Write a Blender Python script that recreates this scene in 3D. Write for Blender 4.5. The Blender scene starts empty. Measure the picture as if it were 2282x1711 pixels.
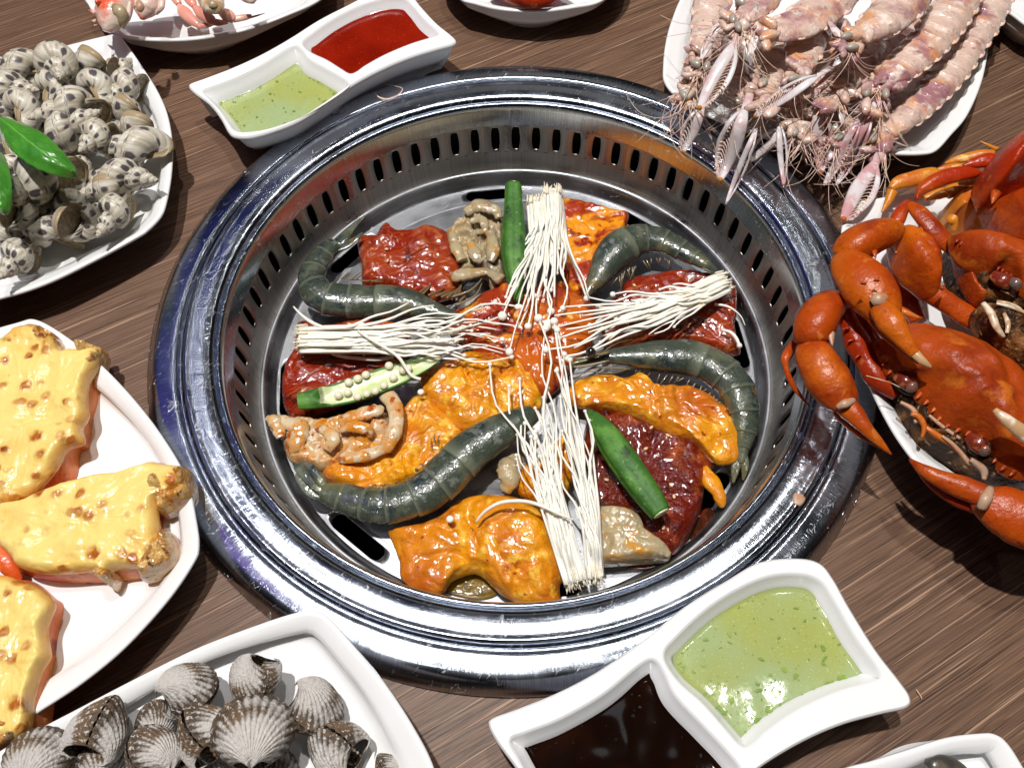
import bpy, math, random
from math import sin, cos, pi, radians, sqrt, atan2, exp, hypot
from mathutils import Vector, Matrix, noise as MN
SC = bpy.context.scene
COL = SC.collection
# ------------------------------------------------------------------ camera
CAM = Vector((-0.00188994, -0.22578855, 0.33758272))
RT = Vector((0.9996177, -0.02418772, -0.01339453)); UP = Vector((0.02764886, 0.87448361, 0.48426641)); FW = Vector((0, 0.48445161, -0.87481806))
FOC = 1800.0; W, H = 2282, 1711
cd = bpy.data.cameras.new('camera'); cam = bpy.data.objects.new('camera', cd); COL.objects.link(cam)
cd.sensor_fit = 'HORIZONTAL'; cd.sensor_width = 36; cd.lens = 36*FOC/W; cd.clip_start = .01; cd.clip_end = 50
cam.matrix_world = Matrix(((RT.x, UP.x, -FW.x, CAM.x), (RT.y, UP.y, -FW.y, CAM.y), (RT.z, UP.z, -FW.z, CAM.z), (0, 0, 0, 1)))
SC.camera = cam
# ------------------------------------------------------------------ room light: dim room, hard ceiling spots, soft ceiling panels
w = bpy.data.worlds.new("World"); SC.world = w; w.use_nodes = True
bg = w.node_tree.nodes['Background']; bg.inputs[0].default_value = (.85, .9, 1, 1); bg.inputs[1].default_value = .010
def lamp(name, kind, loc, power, size=.03, col=(1, 1, 1), target=(0, 0, 0), sy=None, spread=None):
    l = bpy.data.lights.new(name, kind); l.energy = power; l.color = col
    if kind == 'AREA':
        l.size = size
        if sy: l.shape = 'RECTANGLE'; l.size_y = sy
    else: l.shadow_soft_size = size
    if kind == 'SPOT': l.spot_size = radians(70); l.spot_blend = .4
    o = bpy.data.objects.new(name, l); COL.objects.link(o); o.location = loc
    o.rotation_euler = (Vector(target)-Vector(loc)).to_track_quat('-Z', 'Y').to_euler()
    return o
lamp('ceiling_spot', 'SPOT', (-.22, .10, 1.7), 128, .022, (1, .97, .93))
lamp('ceiling_spot', 'SPOT', (.14, .34, 1.7), 32, .022, (1, .95, .90))
lamp('ceiling_panel', 'AREA', (.04, .13, 1.55), .24, .44, (.88, .95, 1), sy=.18)
lamp('ceiling_panel', 'AREA', (.25, 1.5, 1.3), .3, .9, (1, .93, .85), sy=.5)
for x_, y_, p_ in ((-.55, .75, .9), (.50, -.05, .8), (.55, .85, .8), (-.45, -.20, .8), (-.02, .42, .8)):
    lamp('ceiling_downlight', 'AREA', (x_, y_, 1.65), p_, .07, (1, .98, .95), target=(x_, y_, 0))
lamp('blue_panel', 'AREA', (-1.05, .65, 1.25), .85, 1.1, (.12, .16, 1), target=(-.9, .6, 0), sy=1.3)
lamp('violet_panel', 'AREA', (-.66, .17, 1.1), .10, .20, (.50, .12, 1), sy=.26)
SC.view_settings.view_transform = 'Standard'; SC.view_settings.look = 'None'; SC.view_settings.exposure = -.12; SC.view_settings.gamma = 1
# ------------------------------------------------------------------ picture -> place
def U(x, y, z=0.0):
    d = RT*((x-W/2)/FOC) - UP*((y-H/2)/FOC) + FW
    return CAM + d*((z-CAM.z)/d.z)
def px(x, y, z, wd):                    # a width seen as wd pixels at that point, in metres
    p = U(x, y, z); return wd*(p-CAM).dot(FW)/FOC
ZM = dict(R1=(0, 0, .40992), R2=(400, 0, .40992), R3=(1400, 0, .40985), R4=(1700, 300, .5785), R5=(0, 680, .6211), R6=(0, 1340, .4521),
          R7=(1050, 1240, .557), Q1=(560, 380, .3134), Q2=(1060, 380, .3135), Q3=(560, 800, .3495), Q4=(1060, 800, .3496),
          N3=(1980, 300, .241), N4=(1450, 0, .2034), N5=(150, 0, .2486), S=(0, 0, 1.0))
def T(i, pts):
    x0, y0, k = ZM[i]; out = []
    for p in pts:
        q = [x0+p[0]*k, y0+p[1]*k]
        if len(p) > 2: q.append(p[2]*k)
        q += list(p[3:]); out.append(tuple(q))
    return out
def N(x, y=0.0, z=0.0): return MN.noise(Vector((x, y, z)))
# ------------------------------------------------------------------ objects
def thing(name, label, cat, loc=(0, 0, 0), group=None, rot=None):
    o = bpy.data.objects.new(name, None); COL.objects.link(o); o.location = loc; o.empty_display_size = .01
    if rot is not None: o.rotation_mode = 'QUATERNION'; o.rotation_quaternion = rot
    tag(o, label, cat, group); return o
def tag(o, label=None, cat=None, group=None, kind=None):
    if label: o['label'] = label
    if cat: o['category'] = cat
    if group: o['group'] = group
    if kind: o['kind'] = kind
    return o
class G:
    def __init__(s): s.v = []; s.f = []; s.a = []
    def add(s, v, f, a=None):
        n = len(s.v); s.v += v; s.f += [tuple(i+n for i in q) for q in f]; s.a += a if a else [(0, 0, 0)]*len(v)
    def obj(s, name, mat, par=None, smooth=True):
        me = bpy.data.meshes.new(name)
        off = Vector(par.location) if par is not None else Vector((0, 0, 0))
        if par is not None and par.parent: off = off + Vector(par.parent.location)
        me.from_pydata([Vector(q)-off for q in s.v], [], s.f)
        at = me.attributes.new('p', 'FLOAT_VECTOR', 'POINT'); at.data.foreach_set('vector', [c for q in s.a for c in q])
        if smooth: me.polygons.foreach_set('use_smooth', [True]*len(me.polygons))
        me.materials.append(mat); me.update()
        o = bpy.data.objects.new(name, me); COL.objects.link(o)
        if par is not None: o.parent = par
        return o
def crs(P, m):                          # open Catmull-Rom through vectors of any length
    n = len(P); out = []
    for j in range(m):
        t = j*(n-1)/(m-1); i = min(int(t), n-2); t -= i
        a, b, c, d = P[max(i-1, 0)], P[i], P[i+1], P[min(i+2, n-1)]
        out.append(tuple(.5*((2*b[k])+(-a[k]+c[k])*t+(2*a[k]-5*b[k]+4*c[k]-d[k])*t*t+(-a[k]+3*b[k]-3*c[k]+d[k])*t**3) for k in range(len(b))))
    return out
def crc(P, m):                          # closed
    n = len(P); out = []
    for j in range(m):
        t = j*n/m; i = int(t); t -= i
        a, b, c, d = P[i-1], P[i], P[(i+1) % n], P[(i+2) % n]
        out.append(tuple(.5*((2*b[k])+(-a[k]+c[k])*t+(2*a[k]-5*b[k]+4*c[k]-d[k])*t*t+(-a[k]+3*b[k]-3*c[k]+d[k])*t**3) for k in range(len(b))))
    return out
def tube(g, P, m=24, n=12, flat=1.0, up=(0, 0, 1), fn=None, cap=True, u0=0., u1=1., rfn=None):
    # P: list of (x,y,z,r) in metres
    Q = crs(P, m) if m and len(P) > 1 else P
    m = len(Q); up = Vector(up); V = []; A = []; F = []
    for i, q in enumerate(Q):
        c = Vector(q[:3]); t = (Vector(Q[min(i+1, m-1)][:3])-Vector(Q[max(i-1, 0)][:3]))
        if t.length < 1e-9: t = Vector((1, 0, 0))
        t.normalize(); s = t.cross(up)
        if s.length < 1e-4: s = t.cross(Vector((0, 1, 0)))
        s.normalize(); nn = s.cross(t); u = u0+(u1-u0)*i/(m-1); r = max(q[3], 1e-5)
        if rfn: r *= rfn(u)
        for k in range(n):
            a = 2*pi*k/n; rr = r*(fn(u, a, c) if fn else 1)
            V.append(c+s*(cos(a)*rr)+nn*(sin(a)*rr*flat)); A.append((u, k/n if k/n <= .5 else 1-k/n, r))
    for i in range(m-1):
        for k in range(n): F.append((i*n+k, i*n+(k+1) % n, (i+1)*n+(k+1) % n, (i+1)*n+k))
    if cap:
        V.append(Vector(Q[0][:3])); A.append((u0, .25, 0)); V.append(Vector(Q[-1][:3])); A.append((u1, .25, 0)); b = len(V)-2
        for k in range(n): F.append((b, (k+1) % n, k)); F.append((b+1, (m-1)*n+k, (m-1)*n+(k+1) % n))
    g.add(V, F, A)
def S4(pts, zo=0.0):                    # (x,y,w,z) pixels -> (x,y,z,r) metres
    out = []
    for p in pts:
        z = (p[3] if len(p) > 3 else 0)+zo; v = U(p[0], p[1], z); out.append((v.x, v.y, v.z, .5*px(p[0], p[1], z, p[2])))
    return out
def ball(g, c, r, n=14, m=9, sq=(1, 1, 1), rot=None, amp=0, sc=100):
    V = []; F = []; A = []; c = Vector(c)
    for i in range(m+1):
        th = pi*i/m
        for k in range(n):
            a = 2*pi*k/n; d = Vector((sin(th)*cos(a), sin(th)*sin(a), cos(th)))
            e = 1+(amp*MN.noise((c+d*r)*sc) if amp else 0); q = Vector((d.x*sq[0], d.y*sq[1], d.z*sq[2]))*r*e
            if rot is not None: q = rot @ q
            V.append(c+q); A.append((i/m, k/n, r))
    for i in range(m):
        for k in range(n): F.append((i*n+k, (i+1)*n+k, (i+1)*n+(k+1) % n, i*n+(k+1) % n))
    g.add(V, F, A)
def lathe(g, prof, seg=288, c=(0, 0), close=False):
    V = []; F = []; A = []; m = len(prof)
    for k in range(seg):
        a = 2*pi*k/seg
        for i, (r, z) in enumerate(prof): V.append(Vector((c[0]+r*cos(a), c[1]+r*sin(a), z))); A.append((r, a, i/m))
    for k in range(seg):
        k2 = (k+1) % seg
        for i in range(m-1): F.append((k*m+i, k2*m+i, k2*m+i+1, k*m+i+1))
    g.add(V, F, A)
def slab(g, out, cen, zb, th, rings=22, seg=150, edge=.30, amp=.0012, sc=60, seed=0, wob=0., zf=None, fine=0, z_out=None, pw=.55, lump=None, crease=0):
    # an organic slice: outline in pixels at height z_out, rounded edge, uneven top
    zo = z_out if z_out is not None else zb+th*.5
    Q = crc([tuple(U(p[0], p[1], zo)[:2]) for p in out], seg); C = U(cen[0], cen[1], zo)
    V = []; F = []; A = []; LV = [Q]
    for wn in (max(2, seg//40), seg//16, seg//7):
        P0 = LV[-1]; cs = [(0, 0)]
        for k in range(-wn, seg+wn+1): cs.append((cs[-1][0]+P0[k % seg][0], cs[-1][1]+P0[k % seg][1]))
        LV.append([((cs[k+2*wn+1][0]-cs[k][0])/(2*wn+1), (cs[k+2*wn+1][1]-cs[k][1])/(2*wn+1)) for k in range(seg)])
    def base(x, y): return zb+(zf(x, y) if zf else 0)
    for i in range(rings+1):
        t = i/rings; r = 1-(1-t)**1.6 if i < rings else 1.
        lv = min(2.999, (1-r)*5.5); l0 = int(lv); lf = lv-l0; QQ = [(a_[0]*(1-lf)+b_[0]*lf, a_[1]*(1-lf)+b_[1]*lf) for a_, b_ in zip(LV[l0], LV[l0+1])]
        for k, (x, y) in enumerate(QQ):
            if wob:
                e = 1+wob*N(x*90+seed, y*90, 3)*r
            else: e = 1
            X = C.x+(x-C.x)*r*e; Y = C.y+(y-C.y)*r*e
            d = (1-r)/edge; h = (1-(1-min(d, 1))**2)**pw
            nz = amp*(MN.noise(Vector((X*sc+seed, Y*sc, seed)))+.5*MN.noise(Vector((X*sc*2.3, Y*sc*2.3+seed, 1)))+.25*MN.noise(Vector((X*sc*6, Y*sc*6+seed, 5))))
            if crease: nz -= crease*max(0, 1-abs(MN.noise(Vector((X*42+seed*3, Y*42, 7))))*9)+crease*.5*max(0, 1-abs(MN.noise(Vector((X*90, Y*90+seed, 3))))*7)
            if lump: nz += lump(X, Y)
            if fine: nz += fine*MN.noise(Vector((X*900, Y*900, seed)))
            V.append(Vector((X, Y, base(X, Y)+th*h+nz*(.15+.85*h)))); A.append((r, k/seg, h))
    n = seg
    for i in range(rings):
        for k in range(n): F.append((i*n+k, i*n+(k+1) % n, (i+1)*n+(k+1) % n, (i+1)*n+k))
    b = len(V)
    for k in range(n):
        v = V[rings*n+k]; V.append(Vector((C.x+(v.x-C.x)*.985, C.y+(v.y-C.y)*.985, v.z-.0012))); A.append((1, k/seg, 0))
    for k in range(n): F.append((rings*n+k, rings*n+(k+1) % n, b+(k+1) % n, b+k))
    V.append(Vector((C.x, C.y, base(C.x, C.y)-.001))); A.append((0, 0, 0))
    for k in range(n): F.append((b+k, b+(k+1) % n, len(V)-1))
    g.add(V, F, A)
def loft(g, rings, cap0=True, cap1=True):
    n = len(rings[0]); V = []; F = []; A = []
    for i, r in enumerate(rings):
        for k, q in enumerate(r): V.append(Vector(q)); A.append((i, k/n, 0))
    for i in range(len(rings)-1):
        for k in range(n): F.append((i*n+k, i*n+(k+1) % n, (i+1)*n+(k+1) % n, (i+1)*n+k))
    for fl, i in ((cap0, 0), (cap1, len(rings)-1)):
        if fl:
            c = sum((Vector(q) for q in rings[i]), Vector())/n; V.append(c); A.append((i, 0, 0))
            for k in range(n): F.append((i*n+k, i*n+(k+1) % n, len(V)-1))
    g.add(V, F, A)
def inset(Q, d, w=None):
    w = w or (2 if d < .002 else (4 if d < .005 else 7))
    return inset_(Q, d, w)
def inset_(Q, d, w):                        # closed 2-D outline moved inward by d (smoothed normals)
    n = len(Q); ar = sum(Q[i][0]*Q[(i+1) % n][1]-Q[(i+1) % n][0]*Q[i][1] for i in range(n)); sg = 1 if ar > 0 else -1; out = []
    for i in range(n):
        a = Q[i-w]; b = Q[(i+w) % n]; tx, ty = b[0]-a[0], b[1]-a[1]; L = hypot(tx, ty) or 1
        out.append((Q[i][0]-sg*ty/L*d, Q[i][1]+sg*tx/L*d))
    return out
# ------------------------------------------------------------------ materials
def M(name, col, rough=.5, metal=0, coat=0, sss=0, rad=(.004, .002, .001), spec=.5, nz=(), bump=(), build=None, trans=0, croug=.05, ior=None):
    m = bpy.data.materials.new(name); m.use_nodes = True; nt = m.node_tree; b = nt.nodes['Principled BSDF']; L = nt.links
    def nd(t, **kw):
        x = nt.nodes.new(t)
        for k, v in kw.items(): setattr(x, k, v)
        return x
    b.inputs['Roughness'].default_value = rough; b.inputs['Metallic'].default_value = metal; b.inputs['Coat Weight'].default_value = coat
    b.inputs['Coat Roughness'].default_value = croug; b.inputs['Specular IOR Level'].default_value = spec
    b.inputs['Subsurface Weight'].default_value = sss; b.inputs['Subsurface Radius'].default_value = rad; b.inputs['Subsurface Scale'].default_value = 1
    b.inputs['Transmission Weight'].default_value = trans
    tc = nd('ShaderNodeTexCoord'); cur = None
    rgb = nd('ShaderNodeRGB'); rgb.outputs[0].default_value = (*col, 1); cur = rgb.outputs[0]
    ctx = dict(m=m, nt=nt, b=b, L=L, nd=nd, tc=tc)
    def vec(sc):
        if isinstance(sc, tuple):
            mp = nd('ShaderNodeMapping', vector_type='TEXTURE'); mp.inputs['Scale'].default_value = tuple(1/q for q in sc[:3])
            if len(sc) > 3: mp.inputs['Rotation'].default_value = (0, 0, sc[3])
            L.new(tc.outputs['Object'], mp.inputs[0]); return mp.outputs[0], 1
        return tc.outputs['Object'], sc
    def noi(sc, det=3, ro=.55, dist=0):
        t = nd('ShaderNodeTexNoise'); v, s = vec(sc); L.new(v, t.inputs['Vector']); t.inputs['Scale'].default_value = s; t.inputs['Detail'].default_value = det
        t.inputs['Roughness'].default_value = ro; t.inputs['Distortion'].default_value = dist; return t.outputs['Fac']
    def ramp(f, lo, hi, a=0, bb=1):
        r = nd('ShaderNodeMapRange'); r.inputs[1].default_value = lo; r.inputs[2].default_value = hi; r.inputs[3].default_value = a; r.inputs[4].default_value = bb
        L.new(f, r.inputs[0]); return r.outputs[0]
    def mix(f, c1, c2, mode='MIX'):
        x = nd('ShaderNodeMix', data_type='RGBA', blend_type=mode)
        if isinstance(f, (int, float)): x.inputs[0].default_value = f
        else: L.new(f, x.inputs[0])
        for i, c in ((6, c1), (7, c2)):
            if isinstance(c, tuple): x.inputs[i].default_value = (*c[:3], 1)
            else: L.new(c, x.inputs[i])
        return x.outputs[2]
    def math_(op, a, c=0.0, cc=None):
        x = nd('ShaderNodeMath', operation=op)
        for i, q in enumerate((a, c, cc)):
            if q is None: continue
            if isinstance(q, (int, float)): x.inputs[i].default_value = q
            else: L.new(q, x.inputs[i])
        return x.outputs[0]
    def vor(sc, feat='F1', rnd=1.0, v=None):
        t = nd('ShaderNodeTexVoronoi', feature=feat)
        if v is None: v, s = vec(sc)
        else: s = sc
        L.new(v, t.inputs['Vector']); t.inputs['Scale'].default_value = s; t.inputs['Randomness'].default_value = rnd; return t.outputs['Distance']
    def attr():
        a = nd('ShaderNodeAttribute', attribute_name='p'); s = nd('ShaderNodeSeparateXYZ'); L.new(a.outputs['Vector'], s.inputs[0]); return a.outputs['Vector'], s.outputs
    def comb(x, y, z=0.0):
        c = nd('ShaderNodeCombineXYZ')
        for i, q in enumerate((x, y, z)):
            if isinstance(q, (int, float)): c.inputs[i].default_value = q
            else: L.new(q, c.inputs[i])
        return c.outputs[0]
    bl = [None]
    def bmp(h, st, dist=.001):
        x = nd('ShaderNodeBump'); x.inputs['Strength'].default_value = st; x.inputs['Distance'].default_value = dist; L.new(h, x.inputs['Height'])
        if bl[0] is not None: L.new(bl[0], x.inputs['Normal'])
        bl[0] = x.outputs[0]
    ctx.update(noi=noi, ramp=ramp, mix=mix, math=math_, vor=vor, attr=attr, comb=comb, bmp=bmp, vec=vec)
    for (sc, det, c2, lo, hi) in nz: cur = mix(ramp(noi(sc, det), lo, hi), cur, c2)
    for bb in bump: bmp(noi(bb[0], bb[2] if len(bb) > 2 else 2), bb[1], bb[3] if len(bb) > 3 else .001)
    if build: cur = build(ctx, cur)
    L.new(cur, b.inputs['Base Color'])
    if bl[0] is not None:
        L.new(bl[0], b.inputs['Normal'])
        if coat: L.new(bl[0], b.inputs['Coat Normal'])
    return m
def b_wood(c, cur):
    cur = c['mix'](c['ramp'](c['noi']((13, 1000, 1, radians(28)), 5, .7), .36, .66), (.055, .029, .018), (.235, .132, .080))
    cur = c['mix'](c['ramp'](c['noi']((9, 150, 1, radians(28)), 3), .46, .72), cur, (.125, .066, .042))
    cur = c['mix'](c['ramp'](c['noi']((8, 760, 1, radians(28.6)), 3), .625, .665, 0, .75), cur, (.42, .27, .18))
    cur = c['mix'](c['ramp'](c['noi']((22, 1200, 1, radians(27.4)), 3), .60, .64, 0, .75), cur, (.030, .014, .009))
    c['bmp'](c['noi']((22, 1300, 1, radians(28)), 3), .45, .0006)
    return cur
m_wood = M('wood_laminate', (.1, .06, .04), .45, spec=.3, build=b_wood)
def metal(lin, rough, scr=1.0, col=(.54, .59, .68)):
    def f(c, cur):
        v, s = c['attr']()
        th = c['math']('MULTIPLY', s[1], 330.0 if lin == 'radial' else 6.0); rr = c['math']('MULTIPLY', s[0], 90.0 if lin == 'radial' else 3500.0)
        t = c['nd']('ShaderNodeTexNoise'); c['L'].new(c['comb'](th, rr), t.inputs['Vector']); t.inputs['Scale'].default_value = 1; t.inputs['Detail'].default_value = 4
        c['bmp'](t.outputs['Fac'], .30, .00035)
        e = c['vor'](260, 'DISTANCE_TO_EDGE'); e2 = c['vor']((90, 420, 200, .9), 'DISTANCE_TO_EDGE')
        sc = c['math']('LESS_THAN', e2, .012); mk = c['ramp'](c['noi'](210, 2), .58, .62)
        sc = c['math']('MULTIPLY', sc, mk); sc = c['math']('MULTIPLY', sc, scr)
        c['bmp'](sc, .8, .0006)
        dirt = c['ramp'](c['noi'](38, 4), .35, .75, rough*.7, rough*1.7)
        r = c['math']('ADD', dirt, c['math']('MULTIPLY', sc, .3)); c['L'].new(r, c['b'].inputs['Roughness'])
        cur = c['mix'](c['ramp'](t.outputs['Fac'], .3, .7), tuple(x*.72 for x in col), tuple(x*1.12 for x in col))
        return c['mix'](sc, cur, (.9, .93, .95))
    return f
m_ring = M('polished_steel', (.6, .6, .6), .16, 1, build=metal('radial', .15))
m_wall = M('brushed_steel_wall', (.4, .4, .4), .3, 1, build=metal('radial', .36, .2, (.40, .38, .35)))
m_pan = M('grill_plate_steel', (.5, .5, .5), .3, 1, build=metal('circ', .40, .4, (.33, .34, .36)))
m_dark = M('matte_black', (.004, .004, .004), .8)  # even near-black for the burner well
m_white = M('white_melamine', (.83, .835, .84), .16, spec=.5, coat=.3, bump=((9, .05, 2, .002),))
m_greens = M('green_sauce', (.36, .40, .115), .12, sss=.2, rad=(.006, .006, .002), nz=((22, 3, (.34, .43, .21), .40, .62), (1300, 1, (.50, .58, .30), .66, .74)), bump=((90, .3, 3, .0006),), coat=.5)
m_herb = M('herb_flakes', (.13, .24, .02), .35, nz=((200, 1, (.22, .32, .03), .4, .6),))
m_reds = M('red_chili_sauce', (.25, .010, .002), .16, sss=.1, coat=.3, nz=((30, 4, (.17, .005, .001), .4, .65), (900, 1, (.5, .05, .01), .68, .75)), bump=((120, .25, 3, .0005),))
m_soy = M('dark_soy_sauce', (.006, .002, .001), .05, coat=0, nz=((40, 2, (.014, .004, .002), .5, .7),), bump=((25, .15, 2, .0006),))
m_bub = M('bubbles', (.012, .005, .003), .05, coat=.5)
def b_snail(c, cur):
    v, s = c['attr']()
    oi = c['nd']('ShaderNodeObjectInfo')
    q = c['comb'](c['math']('MULTIPLY_ADD', s[0], 9.5, c['math']('MULTIPLY', oi.outputs['Random'], 40.0)), c['math']('MULTIPLY', s[1], 5.0))
    vd = c['vor'](1.0, rnd=.42, v=q)
    fine = c['nd']('ShaderNodeTexNoise'); c['L'].new(c['comb'](c['math']('MULTIPLY', s[0], 30.0), c['math']('MULTIPLY', s[1], 3.0)), fine.inputs['Vector']); fine.inputs['Scale'].default_value = 1; fine.inputs['Detail'].default_value = 4
    cur = c['mix'](c['ramp'](fine.outputs['Fac'], .3, .7), (.34, .29, .21), (.72, .68, .58))
    cur = c['mix'](c['ramp'](c['noi'](2.2, 3), .5, .75, 0, .5), cur, (.70, .68, .62))
    d = c['math']('ADD', vd, c['ramp'](fine.outputs['Fac'], .2, .8, -.10, .10))
    cur = c['mix'](c['math']('MULTIPLY', c['ramp'](d, .28, .37, .92, 0), c['ramp'](s[0], 2.6, 3.6)), cur, (.045, .036, .05))
    ap = c['ramp'](s[2], .5, .52)
    cur = c['mix'](ap, cur, (.36, .27, .16))
    c['bmp'](fine.outputs['Fac'], .5, .0006)
    return cur
m_snail = M('spotted_snail_shell', (.6, .5, .4), .3, coat=.25, build=b_snail, bump=((9, .2, 3, .0005),))
m_oper = M('snail_operculum', (.20, .14, .075), .3, nz=((6, 3, (.42, .33, .2), .4, .65),), bump=((7, .8, 3, .0015),), coat=.4)
def b_leaf(c, cur):
    v, s = c['attr'](); return c['mix'](c['ramp'](s[2], .2, .9, 0, .75), cur, (.20, .42, .07))
m_leaf = M('basil_leaf', (.035, .19, .02), .32, sss=.1, nz=((70, 3, (.065, .28, .03), .35, .65),), bump=((250, .35, 2, .0008),), build=b_leaf, coat=.3)
def b_cockle(c, cur):
    v, s = c['attr']()
    base = c['mix'](c['ramp'](c['noi'](1.4, 4), .42, .58), (.165, .105, .06), (.075, .052, .036))
    f = c['math']('ADD', c['ramp'](s[0], .45, .95, .85, -.10), c['ramp'](c['noi'](1.6, 5, .65), .3, .7, -.6, .6))
    f = c['math']('ADD', f, c['ramp'](s[2], 0, 1, -.20, .14))
    base = c['mix'](c['ramp'](f, .20, .62), base, (.52, .49, .46))
    spk = c['ramp'](c['noi'](16, 1), .56, .62, 0, .85); base = c['mix'](c['math']('MULTIPLY', spk, c['ramp'](s[2], .3, .8)), base, (.60, .57, .53))
    return base
m_cockle = M('ribbed_cockle_shell', (.5, .5, .5), .5, spec=.35, build=b_cockle, bump=((14, .8, 4, .0012),))
def b_cheese(c, cur):
    d = c['math']('ADD', c['vor'](135), c['ramp'](c['noi'](160, 2), .3, .7, -.14, .14))
    mk = c['ramp'](c['noi'](40, 4, .65), .40, .54); spot = c['math']('MULTIPLY', c['ramp'](d, .22, .38, 1, 0), mk)
    cur = c['mix'](c['ramp'](c['noi'](48, 4), .5, .72, 0, .7), cur, (.76, .42, .06))
    cur = c['mix'](spot, cur, (.42, .12, .012))
    cur = c['mix'](c['ramp'](c['math']('MULTIPLY', spot, c['noi'](70, 2)), .46, .6, 0, .85), cur, (.16, .04, .01))
    v, s = c['attr'](); cur = c['mix'](c['ramp'](s[0], .90, 1.0, 0, .8), cur, (.70, .32, .05))
    c['bmp'](c['math']('MULTIPLY', c['ramp'](d, .2, .5, 1, 0), mk), .45, .0015)
    return cur
m_cheese = M('baked_cheese', (.84, .64, .21), .30, sss=.3, rad=(.004, .003, .0015), coat=.35, build=b_cheese, bump=((60, .4, 4, .002), (330, .35, 3, .0008)))
m_lob = M('lobster_shell', (.60, .085, .012), .25, coat=.4, nz=((50, 4, (.75, .24, .07), .4, .6), (90, 3, (.25, .03, .02), .60, .72)), bump=((300, .5, 3, .001),))
m_lobm = M('browned_filling', (.60, .38, .13), .35, coat=.5, nz=((150, 4, (.50, .20, .03), .42, .60), (320, 3, (.10, .06, .03), .60, .68)), bump=((220, 1., 4, .002),))
m_crab = M('crab_shell_orange', (.40, .056, .003), .28, coat=.12, croug=.18, nz=((26, 6, (.50, .105, .004), .48, .62), (40, 5, (.22, .016, .002), .48, .64), (170, 4, (.52, .14, .02), .62, .72), (800, 2, (.24, .03, .006), .62, .72)), bump=((420, .5, 4, .0008), (60, .5, 4, .003)))
m_crabr = M('crab_shell_red', (.34, .022, .002), .24, coat=.15, croug=.15, nz=((30, 6, (.52, .095, .010), .46, .62), (60, 5, (.22, .012, .003), .50, .66), (170, 4, (.55, .16, .04), .64, .74)), bump=((420, .5, 4, .0008), (60, .5, 4, .003)))
m_crabc = M('crab_carapace', (.36, .050, .004), .34, coat=.15, croug=.3, nz=((24, 5, (.48, .090, .005), .44, .62), (45, 5, (.20, .018, .004), .48, .66), (90, 4, (.50, .12, .012), .56, .68)), bump=((500, .5, 4, .0008), (40, .4, 4, .003)))
m_craby = M('crab_leg_yellow', (.58, .20, .015), .26, coat=.5, nz=((50, 5, (.52, .12, .012), .45, .60), (130, 4, (.75, .46, .12), .60, .70)), bump=((350, .5, 4, .0008), (70, .4, 4, .002)))
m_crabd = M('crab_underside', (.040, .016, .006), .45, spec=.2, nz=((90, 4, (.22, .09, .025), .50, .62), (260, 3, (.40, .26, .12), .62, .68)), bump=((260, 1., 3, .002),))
m_crabt = M('claw_tip', (.50, .30, .15), .3, coat=.3, nz=((160, 2, (.75, .66, .52), .45, .6),))
m_eye = M('black_eye', (.012, .012, .014), .08, coat=1)
m_ceye = M('crab_eye', (.11, .085, .075), .2, coat=.5, nz=((300, 3, (.30, .10, .06), .5, .64),))
m_stalk = M('crab_eyestalk', (.16, .02, .008), .22, coat=.4, nz=((200, 3, (.40, .14, .06), .55, .65),))
m_joint = M('pale_joint', (.46, .30, .20), .4, nz=((200, 3, (.45, .2, .1), .5, .65),))
def b_mant(c, cur):
    v, s = c['attr'](); return c['mix'](c['ramp'](s[2], .45, .9, 0, .75), cur, (.16, .07, .07))
m_mant = M('mantis_shrimp_shell', (.66, .48, .40), .28, sss=.12, coat=.3, nz=((50, 5, (.72, .34, .15), .50, .64), (45, 4, (.36, .17, .19), .50, .62), (130, 4, (.78, .66, .58), .54, .66), (260, 4, (.40, .22, .18), .60, .70)), bump=((260, .8, 5, .0014),))
m_mclaw = M('raptorial_claw', (.66, .60, .61), .28, sss=.15, coat=.3, nz=((50, 5, (.56, .30, .31), .48, .62), (90, 4, (.74, .70, .72), .52, .62)), bump=((260, .3, 3, .0006),))
m_mcream = M('cream_bristles', (.80, .60, .46), .35, nz=((60, 4, (.74, .52, .48), .42, .6), (160, 3, (.66, .36, .18), .56, .66)))
m_meye = M('grey_eye', (.36, .32, .27), .3, coat=.4)
def b_pork(c, cur):
    n_ = c['noi']((22, 40, 30, .5), 3, .5, 1.2); v_ = c['math']('ABSOLUTE', c['math']('SUBTRACT', n_, .5)); v_ = c['math']('MULTIPLY', c['ramp'](v_, .0, .022, 1, 0), c['ramp'](c['noi'](30, 2), .46, .56, 0, .8))
    cur = c['mix'](v_, cur, (.55, .17, .05))
    return c['mix'](c['ramp'](c['noi']((120, 600, 200, .5), 3), .52, .66, 0, .6), cur, (.42, .07, .012))
m_pork = M('red_marinated_pork', (.24, .013, .002), .18, coat=.15, sss=.1, nz=((35, 6, (.36, .05, .008), .47, .62), (70, 5, (.075, .005, .003), .52, .64), ((70, 160, 60, .5), 3, (.50, .13, .05), .65, .72)), bump=((110, .6, 6, .0016), ((150, 800, 300, .5), .5, 4, .0010)), build=b_pork)
m_porky = M('striped_marinated_pork', (.82, .30, .010), .18, coat=.2, sss=.1, nz=(((30, 60, 40, .35), 4, (.36, .035, .006), .44, .52), (90, 4, (.26, .012, .005), .56, .64)), bump=((80, .5, 4, .0015), (420, .5, 3, .0008)))
m_porkc = M('orange_marinated_pork', (.55, .12, .006), .18, coat=.2, sss=.15, nz=(((60, 25, 40, .6), 4, (.32, .03, .006), .44, .56), (70, 3, (.78, .34, .03), .58, .70)), bump=((80, .6, 4, .0015), (420, .5, 3, .0008)))
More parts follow.
